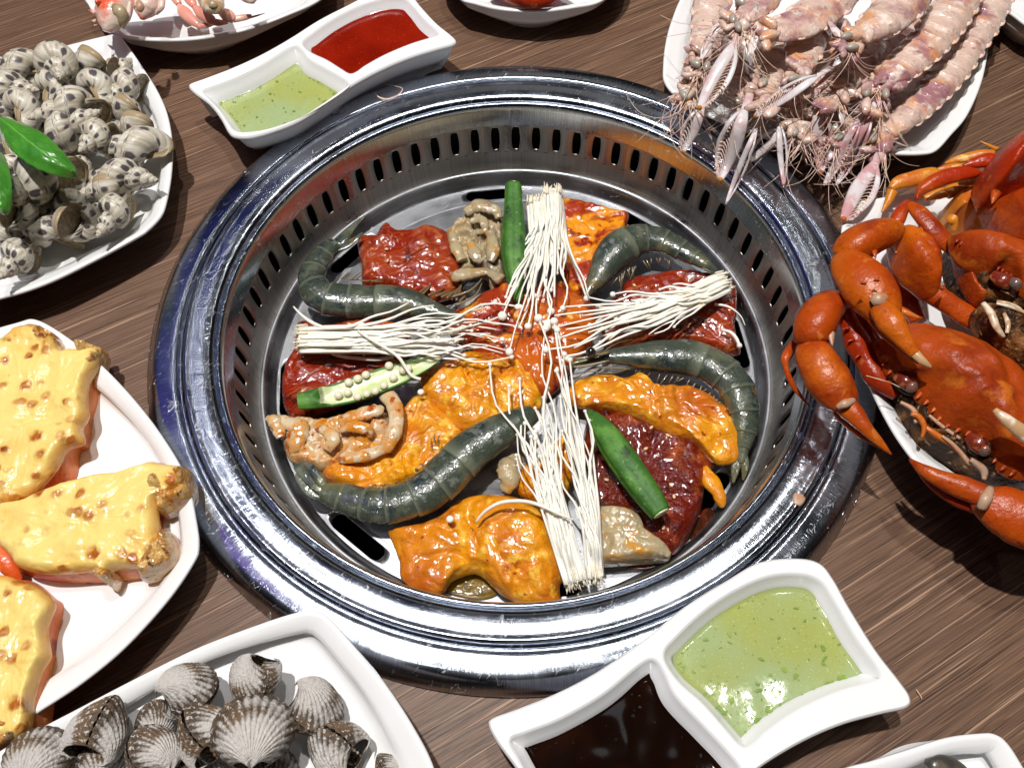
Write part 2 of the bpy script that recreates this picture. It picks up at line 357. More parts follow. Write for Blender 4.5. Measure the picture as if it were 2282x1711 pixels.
m_chick = M('yellow_marinated_chicken', (.74, .29, .005), .13, coat=.25, croug=.1, sss=.15, rad=(.004, .002, .0006), nz=((50, 6, (.62, .17, .006), .47, .64), (160, 5, (.88, .50, .05), .52, .64), (90, 4, (.36, .045, .004), .62, .70), (30, 4, (.72, .25, .01), .5, .6), (26, 5, (.55, .13, .006), .54, .66), (210, 3, (.30, .035, .004), .66, .72)), bump=((90, .6, 6, .0020), (430, .55, 3, .0012), (1300, .35, 2, .0005)))
m_glaze = M('dark_glazed_pork', (.14, .009, .002), .12, coat=.3, nz=((40, 4, (.40, .075, .010), .56, .68), (90, 3, (.06, .004, .003), .55, .66)), bump=((110, .9, 5, .0025), (480, 1., 3, .0015)))
m_squid = M('seasoned_squid', (.62, .44, .24), .16, coat=.3, sss=.2, nz=((50, 5, (.66, .25, .015), .38, .56), (90, 3, (.34, .24, .14), .54, .68), (160, 5, (.66, .52, .34), .52, .60), (190, 4, (.42, .07, .006), .58, .66)), bump=((130, .7, 4, .0018),))
m_squidg = M('grey_squid', (.42, .34, .20), .16, coat=.3, sss=.2, nz=((120, 5, (.58, .27, .03), .52, .64), (60, 3, (.24, .20, .14), .50, .68), (170, 3, (.72, .62, .48), .60, .68)), bump=((130, .8, 4, .0018),))
def b_shr(c, cur):
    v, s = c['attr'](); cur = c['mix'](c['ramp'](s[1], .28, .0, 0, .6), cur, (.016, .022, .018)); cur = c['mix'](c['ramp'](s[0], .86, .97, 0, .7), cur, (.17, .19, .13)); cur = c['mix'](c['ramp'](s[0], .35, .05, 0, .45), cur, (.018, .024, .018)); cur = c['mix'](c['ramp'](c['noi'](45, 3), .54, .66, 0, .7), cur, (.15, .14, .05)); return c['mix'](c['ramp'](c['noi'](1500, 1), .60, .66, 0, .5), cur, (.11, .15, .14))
m_shr = M('raw_shrimp_shell', (.050, .062, .042), .17, coat=.25, sss=.1, nz=((50, 5, (.15, .165, .115), .46, .64), (60, 5, (.022, .036, .038), .50, .60), (60, 4, (.20, .12, .02), .62, .70), (140, 3, (.16, .18, .16), .60, .68)), bump=((90, .6, 5, .0016), (800, .4, 3, .0005)), build=b_shr)
m_leg = M('shrimp_legs', (.16, .12, .06), .3, coat=.4)
m_okra = M('okra_skin', (.038, .135, .018), .55, sss=.08, nz=((60, 5, (.10, .26, .035), .45, .62), (110, 5, (.02, .055, .012), .58, .66), (420, 3, (.16, .33, .08), .62, .72)), bump=((60, .3, 3, .001), (600, .5, 3, .0006)), spec=.35)
m_okrai = M('okra_flesh', (.56, .66, .30), .35, sss=.3, nz=((80, 3, (.76, .80, .55), .42, .60),), bump=((200, .5, 3, .001),), coat=.4)
m_seed = M('okra_seed', (.80, .74, .55), .35, sss=.3, bump=((400, .3, 2, .0005),), coat=.3)
m_enoki = M('enoki_mushroom', (.90, .87, .77), .36, sss=.25, rad=(.002, .0015, .001), nz=((60, 2, (.86, .74, .45), .62, .78),), bump=(((200, 200, 30), .2, 2, .0004),))
m_enob = M('enoki_cut_base', (.84, .78, .63), .6, nz=((200, 3, (.62, .48, .28), .58, .72),), bump=((500, .8, 3, .0008),))
m_ses = M('sesame', (.74, .50, .24), .4)
m_king = M('king_crab_shell', (.78, .58, .50), .3, coat=.3, nz=((45, 4, (.72, .11, .04), .50, .62), (60, 3, (.84, .72, .62), .52, .66)), bump=((300, .6, 3, .001),))
m_pink = M('pink_leg_shell', (.74, .30, .23), .3, coat=.4, nz=((60, 3, (.82, .46, .36), .45, .62),), bump=((300, .4, 3, .0008),))
m_mossy = M('dark_mussel_shell', (.05, .045, .04), .3, nz=((80, 3, (.16, .12, .08), .5, .65),), bump=((200, .4, 3, .001),))
m_clear = M('pale_film', (.80, .78, .74), .3)
for m_, sp_, co_, ro_ in ((m_pork, .22, .30, .34), (m_porky, .22, .30, .32), (m_porkc, .22, .35, .32), (m_chick, .22, .35, .34), (m_glaze, .20, .55, .30), (m_squid, .25, .35, .32), (m_squidg, .25, .35, .32), (m_shr, .25, .40, .34),
                         (m_crab, .28, .12, .36), (m_crabr, .28, .16, .32), (m_crabc, .22, .10, .42), (m_craby, .28, .12, .36), (m_cheese, .22, .14, .42), (m_mant, .28, .20, .36), (m_snail, .28, .14, .40), (m_lob, .3, .2, .34)):
    b_ = m_.node_tree.nodes['Principled BSDF']; b_.inputs['Specular IOR Level'].default_value = sp_; b_.inputs['Coat Weight'].default_value = co_; b_.inputs['Roughness'].default_value = ro_
    b_.inputs['Coat Roughness'].default_value = .06 if m_ not in (m_crab, m_crabr, m_crabc, m_craby, m_snail) else .16
# wet film on the food: its own fine ripple, thick in patches
for m_, wet, sc_ in ((m_pork, .8, 480), (m_porky, .8, 480), (m_porkc, .9, 480), (m_chick, .9, 430), (m_glaze, 1, 420), (m_squid, .9, 450), (m_squidg, .9, 450), (m_shr, .9, 330), (m_mant, .5, 420), (m_lobm, .8, 450), (m_cheese, .35, 420)):
    nt_ = m_.node_tree; b_ = nt_.nodes['Principled BSDF']; tc_ = nt_.nodes.new('ShaderNodeTexCoord'); n1 = nt_.nodes.new('ShaderNodeTexNoise'); n1.inputs['Scale'].default_value = sc_*.62; n1.inputs['Detail'].default_value = 1.5
    bp = nt_.nodes.new('ShaderNodeBump'); bp.inputs['Strength'].default_value = 1; bp.inputs['Distance'].default_value = .0008; nt_.links.new(tc_.outputs['Object'], n1.inputs['Vector']); nt_.links.new(n1.outputs['Fac'], bp.inputs['Height'])
    nt_.links.new(bp.outputs[0], b_.inputs['Coat Normal']); n2 = nt_.nodes.new('ShaderNodeTexNoise'); n2.inputs['Scale'].default_value = 55; nt_.links.new(tc_.outputs['Object'], n2.inputs['Vector'])
    mr = nt_.nodes.new('ShaderNodeMapRange'); mr.inputs[1].default_value = .40; mr.inputs[2].default_value = .56; mr.inputs[3].default_value = wet*.12; mr.inputs[4].default_value = wet; nt_.links.new(n2.outputs['Fac'], mr.inputs[0]); nt_.links.new(mr.outputs[0], b_.inputs['Coat Weight'])
    b_.inputs['Coat Roughness'].default_value = .07; b_.inputs['Coat IOR'].default_value = 1.9; b_.inputs['Roughness'].default_value -= .08; b_.inputs['Specular IOR Level'].default_value += .08
# ------------------------------------------------------------------ setting: table top with a round opening
g = G(); prof = [(.166, 0), (.2, 0), (.26, 0), (.35, 0), (.5, 0), (.8, 0), (1.4, 0)]
lathe(g, prof, 144); V = g.v
tag(g.obj('table', m_wood, smooth=False), kind='structure')
# ------------------------------------------------------------------ grill
grill = thing('round_table_grill', 'round stainless steel barbecue grill sunk into the table, piled with meat', 'grill')
def P2(pts, m): return crs(pts, m)
g = G()
lathe(g, [(.1790, .0004), (.1797, .0008), (.1799, .0014), (.1796, .0022), (.1756, .0060), (.1748, .0067), (.1738, .0071), (.172, .00735), (.169, .00755), (.166, .0076), (.1645, .0075), (.1638, .0072), (.1634, .0065), (.1632, .0058)], 360)
g.obj('outer_ring', m_ring, grill)
g = G(); lathe(g, [(.1634, .0052), (.1626, .0050), (.1618, .0054), (.1613, .0066), (.1607, .0078), (.1599, .0084), (.1590, .0084), (.1581, .0081), (.1570, .0080), (.1555, .00795), (.1535, .0079), (.1515, .0077), (.1498, .0074), (.1485, .0070), (.1475, .0062), (.1468, .0050), (.1466, .0038)], 360)
g.obj('inner_ring', m_ring, grill)
g = G(); lathe(g, crs([(.1468, .0040), (.1460, .0052), (.1448, .0054), (.1438, .0044), (.1431, .0024), (.1428, 0), (.1424, -.0040), (.1420, -.0088)], 26), 360)
g.obj('rolled_rim', m_ring, grill)
def holes(g, cells, mp, u0, u1, v0, v1, hu, hv, depth, N_=36, flip=1):
    # a plate cell with a rounded slot cut through it; mp(u,v,d) maps to space
    rr = min(hu, hv); H_ = []
    for i in range(N_):
        a = 2*pi*(i+.5)/N_; cx = (hu-rr)*(1 if cos(a) > 0 else -1); cy = (hv-rr)*(1 if sin(a) > 0 else -1); H_.append((cx+rr*cos(a), cy+rr*sin(a)))
    for c in cells:
        cu = (u0+u1)/2; cv = (v0+v1)/2; a_, b_ = (u1-u0)/2, (v1-v0)/2; O = []
        for (x, y) in H_:
            s = min(a_/abs(x) if abs(x) > 1e-9 else 1e9, b_/abs(y) if abs(y) > 1e-9 else 1e9); O.append((x*s, y*s))
        V = [mp(c+cu+x, cv+y, 0) for x, y in O]+[mp(c+cu+x*1.14, cv+y*1.06, 0) for x, y in H_]+[mp(c+cu+x, cv+y, -.0003) for x, y in H_]+[mp(c+cu+x, cv+y, -depth) for x, y in H_]
        A = [(hypot(q.x, q.y), atan2(q.y, q.x)+pi, 0) for q in V]; F = []
        n = N_
        for r in range(3):
            for i in range(n): F.append((r*n+i, r*n+(i+1) % n, (r+1)*n+(i+1) % n, (r+1)*n+i))
        # corners
        nv = len(V)
        for sx, sy in ((1, 1), (-1, 1), (-1, -1), (1, -1)):
            V.append(mp(c+cu+sx*a_, cv+sy*b_, 0)); A.append(A[0])
            idx = max(range(n), key=lambda i: sx*O[i][0]/a_+sy*O[i][1]/b_)
            j = [i for i in (idx-1, idx+1)]
            # fill triangles between corner and its neighbours on the two edges
            for i in range(idx-2, idx+3):
                p, q = O[i % n], O[(i+1) % n]
                onx = abs(abs(p[0])-a_) < 1e-7; onx2 = abs(abs(q[0])-a_) < 1e-7
                if onx != onx2: F.append((i % n, (i+1) % n, len(V)-1))
        g.add(V, F, A)
g = G()
def mpw(u, v, d):
    R_ = .1420-(-.0088-v)*.085-d; return Vector((R_*cos(u), R_*sin(u), v))
holes(g, [2*pi*k/72+.012 for k in range(72)], mpw, 0, 2*pi/72, -.0285, -.0088, .00245/.141, .0082, .0009)
lathe(g, crs([(.1403, -.0285), (.1398, -.034), (.1394, -.0375), (.1386, -.0402), (.1370, -.0415)], 12), 360)
g.obj('slotted_wall', m_wall, grill)
ZP = -.049
g = G(); lathe(g, crs([(.1372, -.0440), (.1384, -.0424), (.1378, -.0404), (.1362, -.0400), (.1345, -.0418), (.1332, -.0452), (.1322, -.0480), (.1312, ZP)], 30), 360)
def mpp(u, v, d): return Vector((v*cos(u), v*sin(u), ZP+d))
holes(g, [radians(5+45*k) for k in range(8)], mpp, -radians(9.5), radians(9.5), .1215, .1312, radians(7.4), .0042*1.0, .001, N_=80) if False else None
def slot8(g):
    # 8 arc slots: annulus .1205-.1312; polar cells, each solid sector or a sector with an arc-shaped slot
    r0, r1 = .1195, .1312; c_ = .1258; hw = .0042
    for k in range(8):
        ac = radians(5+45*k); half = radians(22.5); L = c_*half; hu = c_*radians(7.6); n = 96; H_ = []; O = []
        for i in range(n):
            a = 2*pi*(i+.5)/n; cx = (hu-hw)*(1 if cos(a) > 0 else -1); x, y = cx+hw*cos(a), hw*sin(a); H_.append((x, y))
            s = i/n*4; xx = L*max(-1, min(1, 1.414*cos(a)*1.0)); 
            O.append((xx, (r1-c_ if sin(a) > 0 else r0-c_) if abs(cos(a)) < .7072 else (r1-c_)*max(-1, min(1, 1.414*sin(a))) if sin(a) > 0 else (c_-r0)*max(-1, 1.414*sin(a))))
        def mp(x, y, d): a = ac+x/c_; r = c_+y; return Vector((r*cos(a), r*sin(a), ZP+d))
        # extra ring so that the sector edges follow the circle
        V = []; A = []; F = []; K = 9
        for j in range(K+1):
            t = j/K
            for i in range(n): V.append(mp(O[i][0]*(1-t)+H_[i][0]*t, O[i][1]*(1-t)+H_[i][1]*t, 0))
        for i in range(n): V.append(mp(H_[i][0], H_[i][1], -.0012))
        A = [(hypot(q.x, q.y), atan2(q.y, q.x)+pi, 0) for q in V]
        for r in range(K+1):
            for i in range(n): F.append((r*n+i, r*n+(i+1) % n, (r+1)*n+(i+1) % n, (r+1)*n+i))
        g.add(V, F, A)
slot8(g)
lathe(g, [(.1195, ZP), (.119, ZP-.0001), (.1185, ZP), (.1, ZP+.0008), (.075, ZP+.0014), (.0745, ZP+.0024), (.05, ZP+.0028), (.0, ZP+.003)], 240)
g.obj('grill_plate', m_pan, grill)
g = G(); lathe(g, [(.1475, .0035), (.1478, -.02), (.149, -.09), (.10, -.1), (0.0, -.1)], 96); g.obj('burner_well', m_dark, grill)
# ------------------------------------------------------------------ plates and dishes
def plate(name, label, outp, zr=.022, seg=220, group='white melamine serving plates', c0=None, lift=0):
    Q = crc([tuple(U(p[0], p[1], zr)[:2]) for p in outp], seg); cx = sum(q[0] for q in Q)/seg; cy = sum(q[1] for q in Q)/seg
    if c0: cx, cy = c0
    RR = sum(hypot(x-cx, y-cy) for x, y in Q)/seg; zr += lift
    def sc(Qq, s):
        t = min(1, (1-s)*1.5); o_ = []
        for x, y in Qq:
            d = hypot(x-cx, y-cy); e = (1-t)+t*RR/d*.93; o_.append((cx+(x-cx)*s*e, cy+(y-cy)*s*e))
        return o_
    def at(Qq, z): return [(x, y, z+(lift if z < .0135 else 0)) for x, y in Qq]
    i1, i2, i3 = inset(Q, .0012), inset(Q, .0035), inset(Q, .0075)
    i3 = inset(Q, .0060, 9); rings = [at(sc(Q, .46), .0005), at(sc(Q, .50), .0005), at(sc(Q, .52), .0060), at(sc(Q, .56), .0082), at(sc(Q, .76), .0090), at(sc(Q, .92), zr-.0070), at(inset(Q, .0036), zr-.0036), at(inset(Q, .0008), zr-.0024),
             at(Q, zr-.0012), at(inset(Q, .0003), zr-.0003), at(i1, zr), at(inset(Q, .0024), zr-.0004), at(i2, zr-.0010), at(sc(i3, .985), zr-.0026), at(sc(i3, .93), zr-.0046), at(sc(Q, .84), zr-.0080), at(sc(Q, .75), .0122), at(sc(Q, .6), .0112), at(sc(Q, .3), .0108)]
    g = G(); loft(g, rings); o = g.obj(name, m_white); tag(o, label, 'plate', group); return o
snail_pl = T('R1', [(640, 185), (690, 240), (780, 370), (855, 490), (910, 620), (936, 780), (930, 950), (900, 1110), (868, 1180), (800, 1250), (740, 1290), (500, 1420), (250, 1540), (0, 1620), (-350, 1690), (-640, 1650), (-760, 1500), (-800, 1200), (-760, 900), (-640, 600), (-400, 440), (0, 337), (340, 250), (560, 195)])
plate('snail_plate', 'white plate with pointed corners holding the heap of spotted sea snails', snail_pl)
lob_pl = T('R5', [(130, 50), (230, 105), (350, 200), (480, 335), (590, 480), (668, 620), (705, 780), (712, 870), (690, 930), (600, 1060), (450, 1225), (300, 1350), (150, 1450), (0, 1540), (-220, 1600), (-420, 1560), (-560, 1300), (-600, 900), (-520, 500), (-350, 250), (-120, 120), (60, 60)])
plate('lobster_plate', 'white corner-pointed plate under the cheese-baked lobster halves', lob_pl)
coc_pl = T('R6', [(1570, 60), (1640, 95), (1750, 220), (1900, 400), (2040, 610), (2150, 830), (2200, 1100), (2100, 1350), (1700, 1600), (1100, 1700), (500, 1600), (0, 1400), (-200, 1150), (-160, 900), (0, 768), (200, 650), (400, 545), (700, 388), (1000, 240), (1300, 125), (1490, 65)])
plate('cockle_plate', 'white plate heaped with ribbed cockles, its corner lapping over the grill edge', coc_pl, lift=.006)
crab_pl = T('R4', [(415, 288), (330, 305), (292, 350), (278, 450), (276, 580), (300, 760), (350, 920), (420, 1080), (500, 1220), (600, 1340), (740, 1440), (900, 1500), (1150, 1540), (1450, 1500), (1650, 1300), (1700, 1000), (1650, 700), (1500, 450), (1200, 280), (900, 240), (720, 250), (560, 265)])
plate('crab_plate', 'white plate at the right under the orange cooked crabs', crab_pl, lift=.0085)
man_pl = T('R3', [(300, -40), (235, 110), (203, 230), (190, 350), (196, 440), (260, 520), (400, 610), (600, 690), (900, 775), (1200, 820), (1450, 836), (1600, 836), (1680, 815), (1760, 730), (1850, 620), (1930, 430), (1966, 220), (1962, 80), (1920, -100), (1750, -350), (1300, -480), (800, -420), (450, -260)])
plate('mantis_shrimp_plate', 'white plate at the upper right loaded with mantis shrimps', man_pl)
tl_pl = T('R1', [(455, -60), (480, 30), (540, 110), (640, 190), (720, 210), (860, 219), (1000, 217), (1150, 200), (1350, 157), (1550, 85), (1740, -5), (1820, -120), (1750, -350), (1400, -480), (900, -480), (560, -300)])
plate('crab_leg_plate', 'white oval plate at the top left holding the pink crab legs', tl_pl)
tc_pl = [(1020, -8), (1060, 8), (1120, 21), (1200, 25), (1280, 16), (1345, -1), (1400, -60), (1380, -160), (1200, -230), (1040, -170), (980, -70)]
plate('far_plate', 'white plate showing only its near rim at the top centre edge', tc_pl)
tr_pl = T('R3', [(2000, -60), (2030, 25), (2100, 85), (2200, 150), (2400, 200), (2600, 120), (2650, -100), (2400, -250), (2100, -200)])
plate('corner_plate', 'white plate corner cut off at the extreme upper right', tr_pl)
br_pl = T('R7', [(1480, 850), (1600, 815), (1720, 778), (1900, 722), (2040, 704), (2100, 708), (2150, 745), (2212, 840), (2300, 1000), (2250, 1250), (1900, 1350), (1500, 1250), (1350, 1050), (1380, 920)])
plate('shell_plate', 'white plate at the lower right corner with a single dark shell', br_pl)
# twin dip dish, shape taken once, stood twice
ZD = .025
def to2(pts, z): return [tuple(U(p[0], p[1], z)[:2]) for p in pts]
dish_o = to2(T('R2', [(48, 470), (62, 450), (150, 418), (300, 360), (450, 290), (600, 205), (750, 110), (900, 32), (1020, -25), (1150, -50), (1230, -48), (1275, -15), (1320, 40), (1400, 125), (1470, 182), (1503, 215), (1488, 240), (1390, 268), (1250, 312), (1100, 375), (950, 455), (800, 560), (650, 655), (500, 715), (380, 745), (300, 742), (262, 715), (220, 640), (160, 565), (80, 505)]), ZD)
dish_g = to2(T('R2', [(128, 492), (180, 470), (300, 425), (450, 352), (580, 270), (632, 250), (665, 275), (700, 320), (790, 372), (870, 418), (910, 448), (905, 475), (800, 550), (660, 632), (500, 690), (380, 712), (310, 708), (275, 675), (225, 600), (160, 530)]), ZD)
dish_r = to2(T('R2', [(672, 232), (720, 185), (820, 115), (930, 55), (1050, 8), (1160, -10), (1225, -2), (1265, 35), (1330, 110), (1400, 175), (1380, 195), (1260, 232), (1120, 290), (1010, 350), (960, 385), (925, 395), (880, 370), (800, 320), (715, 280)]), ZD)
def xf2(Q, a, o, d): return [(d[0]+(x-o[0])*cos(a)-(y-o[1])*sin(a), d[1]+(x-o[0])*sin(a)+(y-o[1])*cos(a)) for x, y in Q]
pA, pB = U(421, 191, ZD), U(1016, 91, ZD); qA, qB = U(1103, 1612, ZD), U(2019, 1560, ZD)
rotA = atan2(qB.y-qA.y, qB.x-qA.x)-atan2(pB.y-pA.y, pB.x-pA.x); mo = ((pA+pB)/2); md = ((qA+qB)/2)
print('DISH', (pA-pB).length, (qA-qB).length, rotA)
def ears_d(Q, k): return Q
def dish(label, o2, w2):
    seg = 180; Q = crc(o2, seg); ws = [crc(w_, 120) for w_ in w2]
    cx = sum(q[0] for q in Q)/seg; cy = sum(q[1] for q in Q)/seg
    def sc(Qq, s): return [(cx+(x-cx)*s, cy+(y-cy)*s) for x, y in Qq]
    g = G()
    def at(Qq, z): return [(x, y, z) for x, y in Qq]
    loft(g, [at(sc(Q, .60), .0005), at(sc(Q, .62), .0004), at(sc(Q, .70), .0035), at(inset(Q, .0100, 10), .0062), at(inset(Q, .0062, 9), .0120), at(inset(Q, .0036, 6), .0185), at(inset(Q, .0009), .0226), at(Q, ZD-.0018), at(inset(Q, .0002), ZD-.0007), at(inset(Q, .0010), ZD)], cap1=False)
    import bmesh
    bm = bmesh.new(); loops = [at(inset(Q, .0010), ZD)]+[at(inset(w_, -.0012), ZD) for w_ in ws]
    for lp in loops:
        vs = [bm.verts.new(p) for p in lp]
        for i in range(len(vs)): bm.edges.new((vs[i], vs[(i+1) % len(vs)]))
    bmesh.ops.triangle_fill(bm, edges=bm.edges[:], use_beauty=True); bm.verts.index_update()
    g.add([v.co.copy() for v in bm.verts], [tuple(v.index for v in f.verts) for f in bm.faces]); bm.free()
    for w_ in ws: loft(g, [at(inset(w_, -.0012), ZD), at(inset(w_, -.0003), ZD-.0004), at(w_, ZD-.0015), at(inset(w_, .0022), ZD-.0040), at(inset(w_, .0042), ZD-.0080), at(inset(w_, .0056), ZD-.0120), at(inset(w_, .0085), .0092), at(inset(w_, .012), .0080)], cap0=False)
    o = g.obj('twin_sauce_dish', m_white); tag(o, label, 'sauce dish', 'twin sauce dishes'); return ws
wa = dish('white wavy two-well dish of green and red sauce behind the grill', dish_o, [dish_g, dish_r])
tr = lambda Q: xf2(Q, rotA, mo, md)
wb = dish('white wavy two-well dish of green and dark sauce in front of the grill', tr(dish_o), [tr(dish_g), tr(dish_r)])
def sauce(well, name, label, mat, z, ins, flakes=0, seed=1, bubbles=0):
    rnd = random.Random(seed); Q = inset(well, ins, 9); n = len(Q)
    for _ in range(2): Q = [tuple(sum(Q[(k+j) % n][i] for j in range(-3, 4))/7 for i in (0, 1)) for k in range(n)]; cx = sum(q[0] for q in Q)/n; cy = sum(q[1] for q in Q)/n
    root = thing(name, label, 'sauce', (cx, cy, z)); g = G(); V = []; F = []; R_ = 26
    for i in range(R_+1):
        s = i/R_
        for (x, y) in Q:
            X = cx+(x-cx)*s; Y = cy+(y-cy)*s; V.append(Vector((X, Y, z+.0004*N(X*70, Y*70, seed)+(.0007*max(0, (s-.93)/.07)**2))))
    for i in range(R_):
        for k in range(n): F.append((i*n+k, i*n+(k+1) % n, (i+1)*n+(k+1) % n, (i+1)*n+k))
    g.add(V, F); g.obj('sauce_surface', mat, root)
    if flakes:
        g = G()
        for i in range(flakes):
            k = rnd.randrange(n); j_ = rnd.randrange(n); s = rnd.uniform(.03, .97); x = Q[k][0]*s+Q[j_][0]*(1-s); y = Q[k][1]*s+Q[j_][1]*(1-s); x += (cx-x)*.06; y += (cy-y)*.06; r = .00025+.0013*rnd.random()**4.0; a = rnd.random()*6.28
            m_ = 6; V = [Vector((x, y, z+.00052))]; el = .35+rnd.random()*.6
            for j in range(m_):
                b_ = 2*pi*j/m_; rr = r*(.45+.8*rnd.random()); X, Y = rr*cos(b_), rr*el*sin(b_); V.append(Vector((x+X*cos(a)-Y*sin(a), y+X*sin(a)+Y*cos(a), z+.0005)))
            g.add(V, [(0, 1+j, 1+(j+1) % m_) for j in range(m_)])
        tag(g.obj('herb_flakes', m_herb, root), kind='stuff')
    if bubbles:
        g = G()
        for i in range(bubbles):
            k = rnd.randrange(n); s = sqrt(rnd.random())*.92; x = cx+(Q[k][0]-cx)*s; y = cy+(Q[k][1]-cy)*s; ball(g, (x, y, z+.0002), .0003+.0006*rnd.random()**2, 8, 5)
        tag(g.obj('bubbles', m_bub, root), kind='stuff')
sauce(wa[0], 'green_sauce', 'pale green herb dip in the left well of the dish behind the grill', m_greens, .0165, .0039, 170, 3)
sauce(wa[1], 'chili_sauce', 'smooth red chili sauce in the right well of the dish behind the grill', m_reds, .0190, .0024, 0, 5)
sauce(wb[1], 'green_sauce', 'pale green herb dip with large flecks in the near dish beside the dark sauce', m_greens, .0186, .0027, 230, 8)
sauce(wb[0], 'soy_sauce', 'glossy dark brown sauce in the lower well of the near dish', m_soy, .0180, .0029, 0, 9, 26)
# ------------------------------------------------------------------ sliced meat and squid on the grill
def meat(name, label, cat, zid, out, cen, mat, zb, th, group=None, **kw):
    kw.setdefault('crease', .0022 if mat is m_chick else .0012); kw.setdefault('wob', .05 if mat is m_chick else .02); kw.setdefault('rings', 30); kw.setdefault('seg', 190)
    O = T(zid, out); c = T(zid, [cen])[0]; O = [(c[0]+(a_-c[0])*1.055, c[1]+(b_-c[1])*1.055) for a_, b_ in O]; g = G(); slab(g, O, c, zb, th, **kw); o = g.obj(name, mat); tag(o, label, cat, group); return o
def drape(cx, cy, r, h):                # the slice rides over something lying under it
    return lambda x, y: h*exp(-((x-cx)**2+(y-cy)**2)/r**2)
ZB = -.0455
GP, GC = 'slices of marinated pork on the grill', 'pieces of yellow marinated chicken on the grill'
meat('pork_slice', 'dark red marinated pork slice between the curled shrimp and squid, upper left of the grill', 'meat', 'Q1',
     [(765, 480), (800, 440), (880, 450), (920, 380), (965, 350), (1010, 395), (1100, 402), (1180, 395), (1250, 365), (1330, 390), (1385, 430), (1430, 520), (1490, 640), (1505, 700), (1460, 780), (1485, 830), (1300, 882), (1210, 860), (1100, 832), (1010, 800), (900, 790), (800, 770), (790, 640), (768, 540)], (1120, 620), m_pork, ZB+.004, .007, GP, amp=.0025, seed=1, z_out=-.036)
meat('pork_slice', 'striped orange pork slice beside the enoki at the top of the grill', 'meat', 'Q2',
     [(600, 215), (640, 198), (740, 208), (860, 240), (1000, 275), (1078, 300), (1050, 400), (1000, 460), (940, 560), (880, 670), (820, 790), (740, 850), (690, 830), (640, 740), (600, 600), (585, 400)], (800, 480), m_porky, ZB+.003, .006, GP, amp=.0012, seed=7, z_out=-.038, edge=.15)
meat('pork_slice', 'orange red marinated pork under the mushroom caps in the middle of the grill', 'meat', 'Q2',
     [(-160, 990), (-60, 930), (40, 860), (160, 800), (230, 790), (330, 880), (450, 800), (620, 770), (700, 850), (800, 900), (850, 980), (830, 1100), (800, 1200), (720, 1280), (640, 1400), (570, 1500), (480, 1560), (380, 1520), (300, 1400), (160, 1320), (20, 1260), (-80, 1180), (-170, 1090)], (360, 1130), m_porkc, ZB+.004, .010, GP, amp=.0035, seed=3, z_out=-.034)
meat('pork_slice', 'red marinated pork slab under the right-hand enoki bunch', 'meat', 'Q2',
     [(1040, 870), (1090, 770), (1200, 735), (1330, 715), (1500, 705), (1640, 722), (1740, 750), (1820, 800), (1842, 870), (1850, 960), (1832, 1060), (1845, 1150), (1865, 1262), (1720, 1240), (1550, 1205), (1400, 1195), (1200, 1205), (1000, 1235), (930, 1150), (940, 950)], (1400, 970), m_pork, ZB+.003, .008, GP, amp=.0022, seed=11, z_out=-.037, edge=.2)
meat('pork_slice', 'red marinated pork slab under the left-hand enoki bunch', 'meat', 'S',
     [(668, 715), (720, 722), (820, 712), (890, 722), (905, 760), (890, 800), (850, 850), (780, 880), (700, 915), (660, 925), (640, 905), (632, 880), (630, 850), (637, 810), (652, 780), (662, 745)], (760, 815), m_pork, ZB+.003, .008, GP, amp=.0022, seed=5, z_out=-.037, edge=.2)
meat('pork_slice', 'large dark glazed pork slice with sesame under the lower right okra pod', 'meat', 'Q4',
     [(740, 350), (790, 300), (850, 290), (1000, 345), (1100, 395), (1250, 455), (1380, 490), (1490, 570), (1515, 640), (1485, 720), (1455, 800), (1440, 900), (1400, 1000), (1350, 1100), (1290, 1190), (1235, 1200), (1130, 1140), (1060, 1040), (950, 950), (800, 935), (740, 880), (715, 650), (712, 500)], (1080, 740), m_glaze, ZB+.004, .010, GP, amp=.0035, seed=15, z_out=-.034, edge=.25)
meat('chicken_piece', 'yellow chicken piece left of the grill centre, under the enoki tips', 'meat', 'Q3',
     [(1085, 90), (1130, 40), (1220, 5), (1350, -60), (1500, -75), (1640, -60), (1750, 10), (1815, 120), (1840, 230), (1800, 290), (1700, 315), (1600, 365), (1500, 402), (1400, 420), (1310, 392), (1250, 340), (1180, 270), (1110, 225), (1088, 160)], (1460, 170), m_chick, ZB+.007, .008, GC, amp=.0042, edge=.5, fine=.0003, seed=21, z_out=-.032)
meat('chicken_piece', 'yellow chicken piece behind the near shrimp, overlapped by pale squid', 'meat', 'Q3',
     [(462, 700), (520, 672), (640, 600), (800, 520), (900, 440), (965, 310), (1030, 240), (1100, 250), (1200, 320), (1270, 380), (1340, 460), (1290, 560), (1180, 660), (1060, 740), (960, 800), (820, 830), (700, 835), (570, 805), (490, 745)], (930, 610), m_chick, ZB+.004, .009, GC, amp=.0035, seed=23, z_out=-.036)
meat('chicken_piece', 'big smooth orange yellow chicken piece at the front of the grill', 'meat', 'Q3',
     [(893, 1085), (930, 1058), (1100, 1022), (1200, 970), (1290, 900), (1380, 860), (1550, 848), (1700, 880), (1831, 940), (1950, 1010), (2010, 1120), (2040, 1240), (2000, 1350), (1940, 1420), (1925, 1540), (1850, 1552), (1760, 1545), (1660, 1500), (1560, 1440), (1480, 1365), (1440, 1332), (1390, 1328), (1270, 1385), (1230, 1445), (1160, 1470), (1060, 1432), (980, 1372), (955, 1280), (925, 1200)], (1430, 1130), m_chick, ZB+.005, .0095, GC, amp=.0034, edge=.5, pw=.62, seed=27, z_out=-.033, lump=lambda x, y: .008*exp(-((x-U(1190, 1200, -.03).x)**2+(y-U(1190, 1200, -.03).y)**2)/.022**2), rings=30, seg=200)
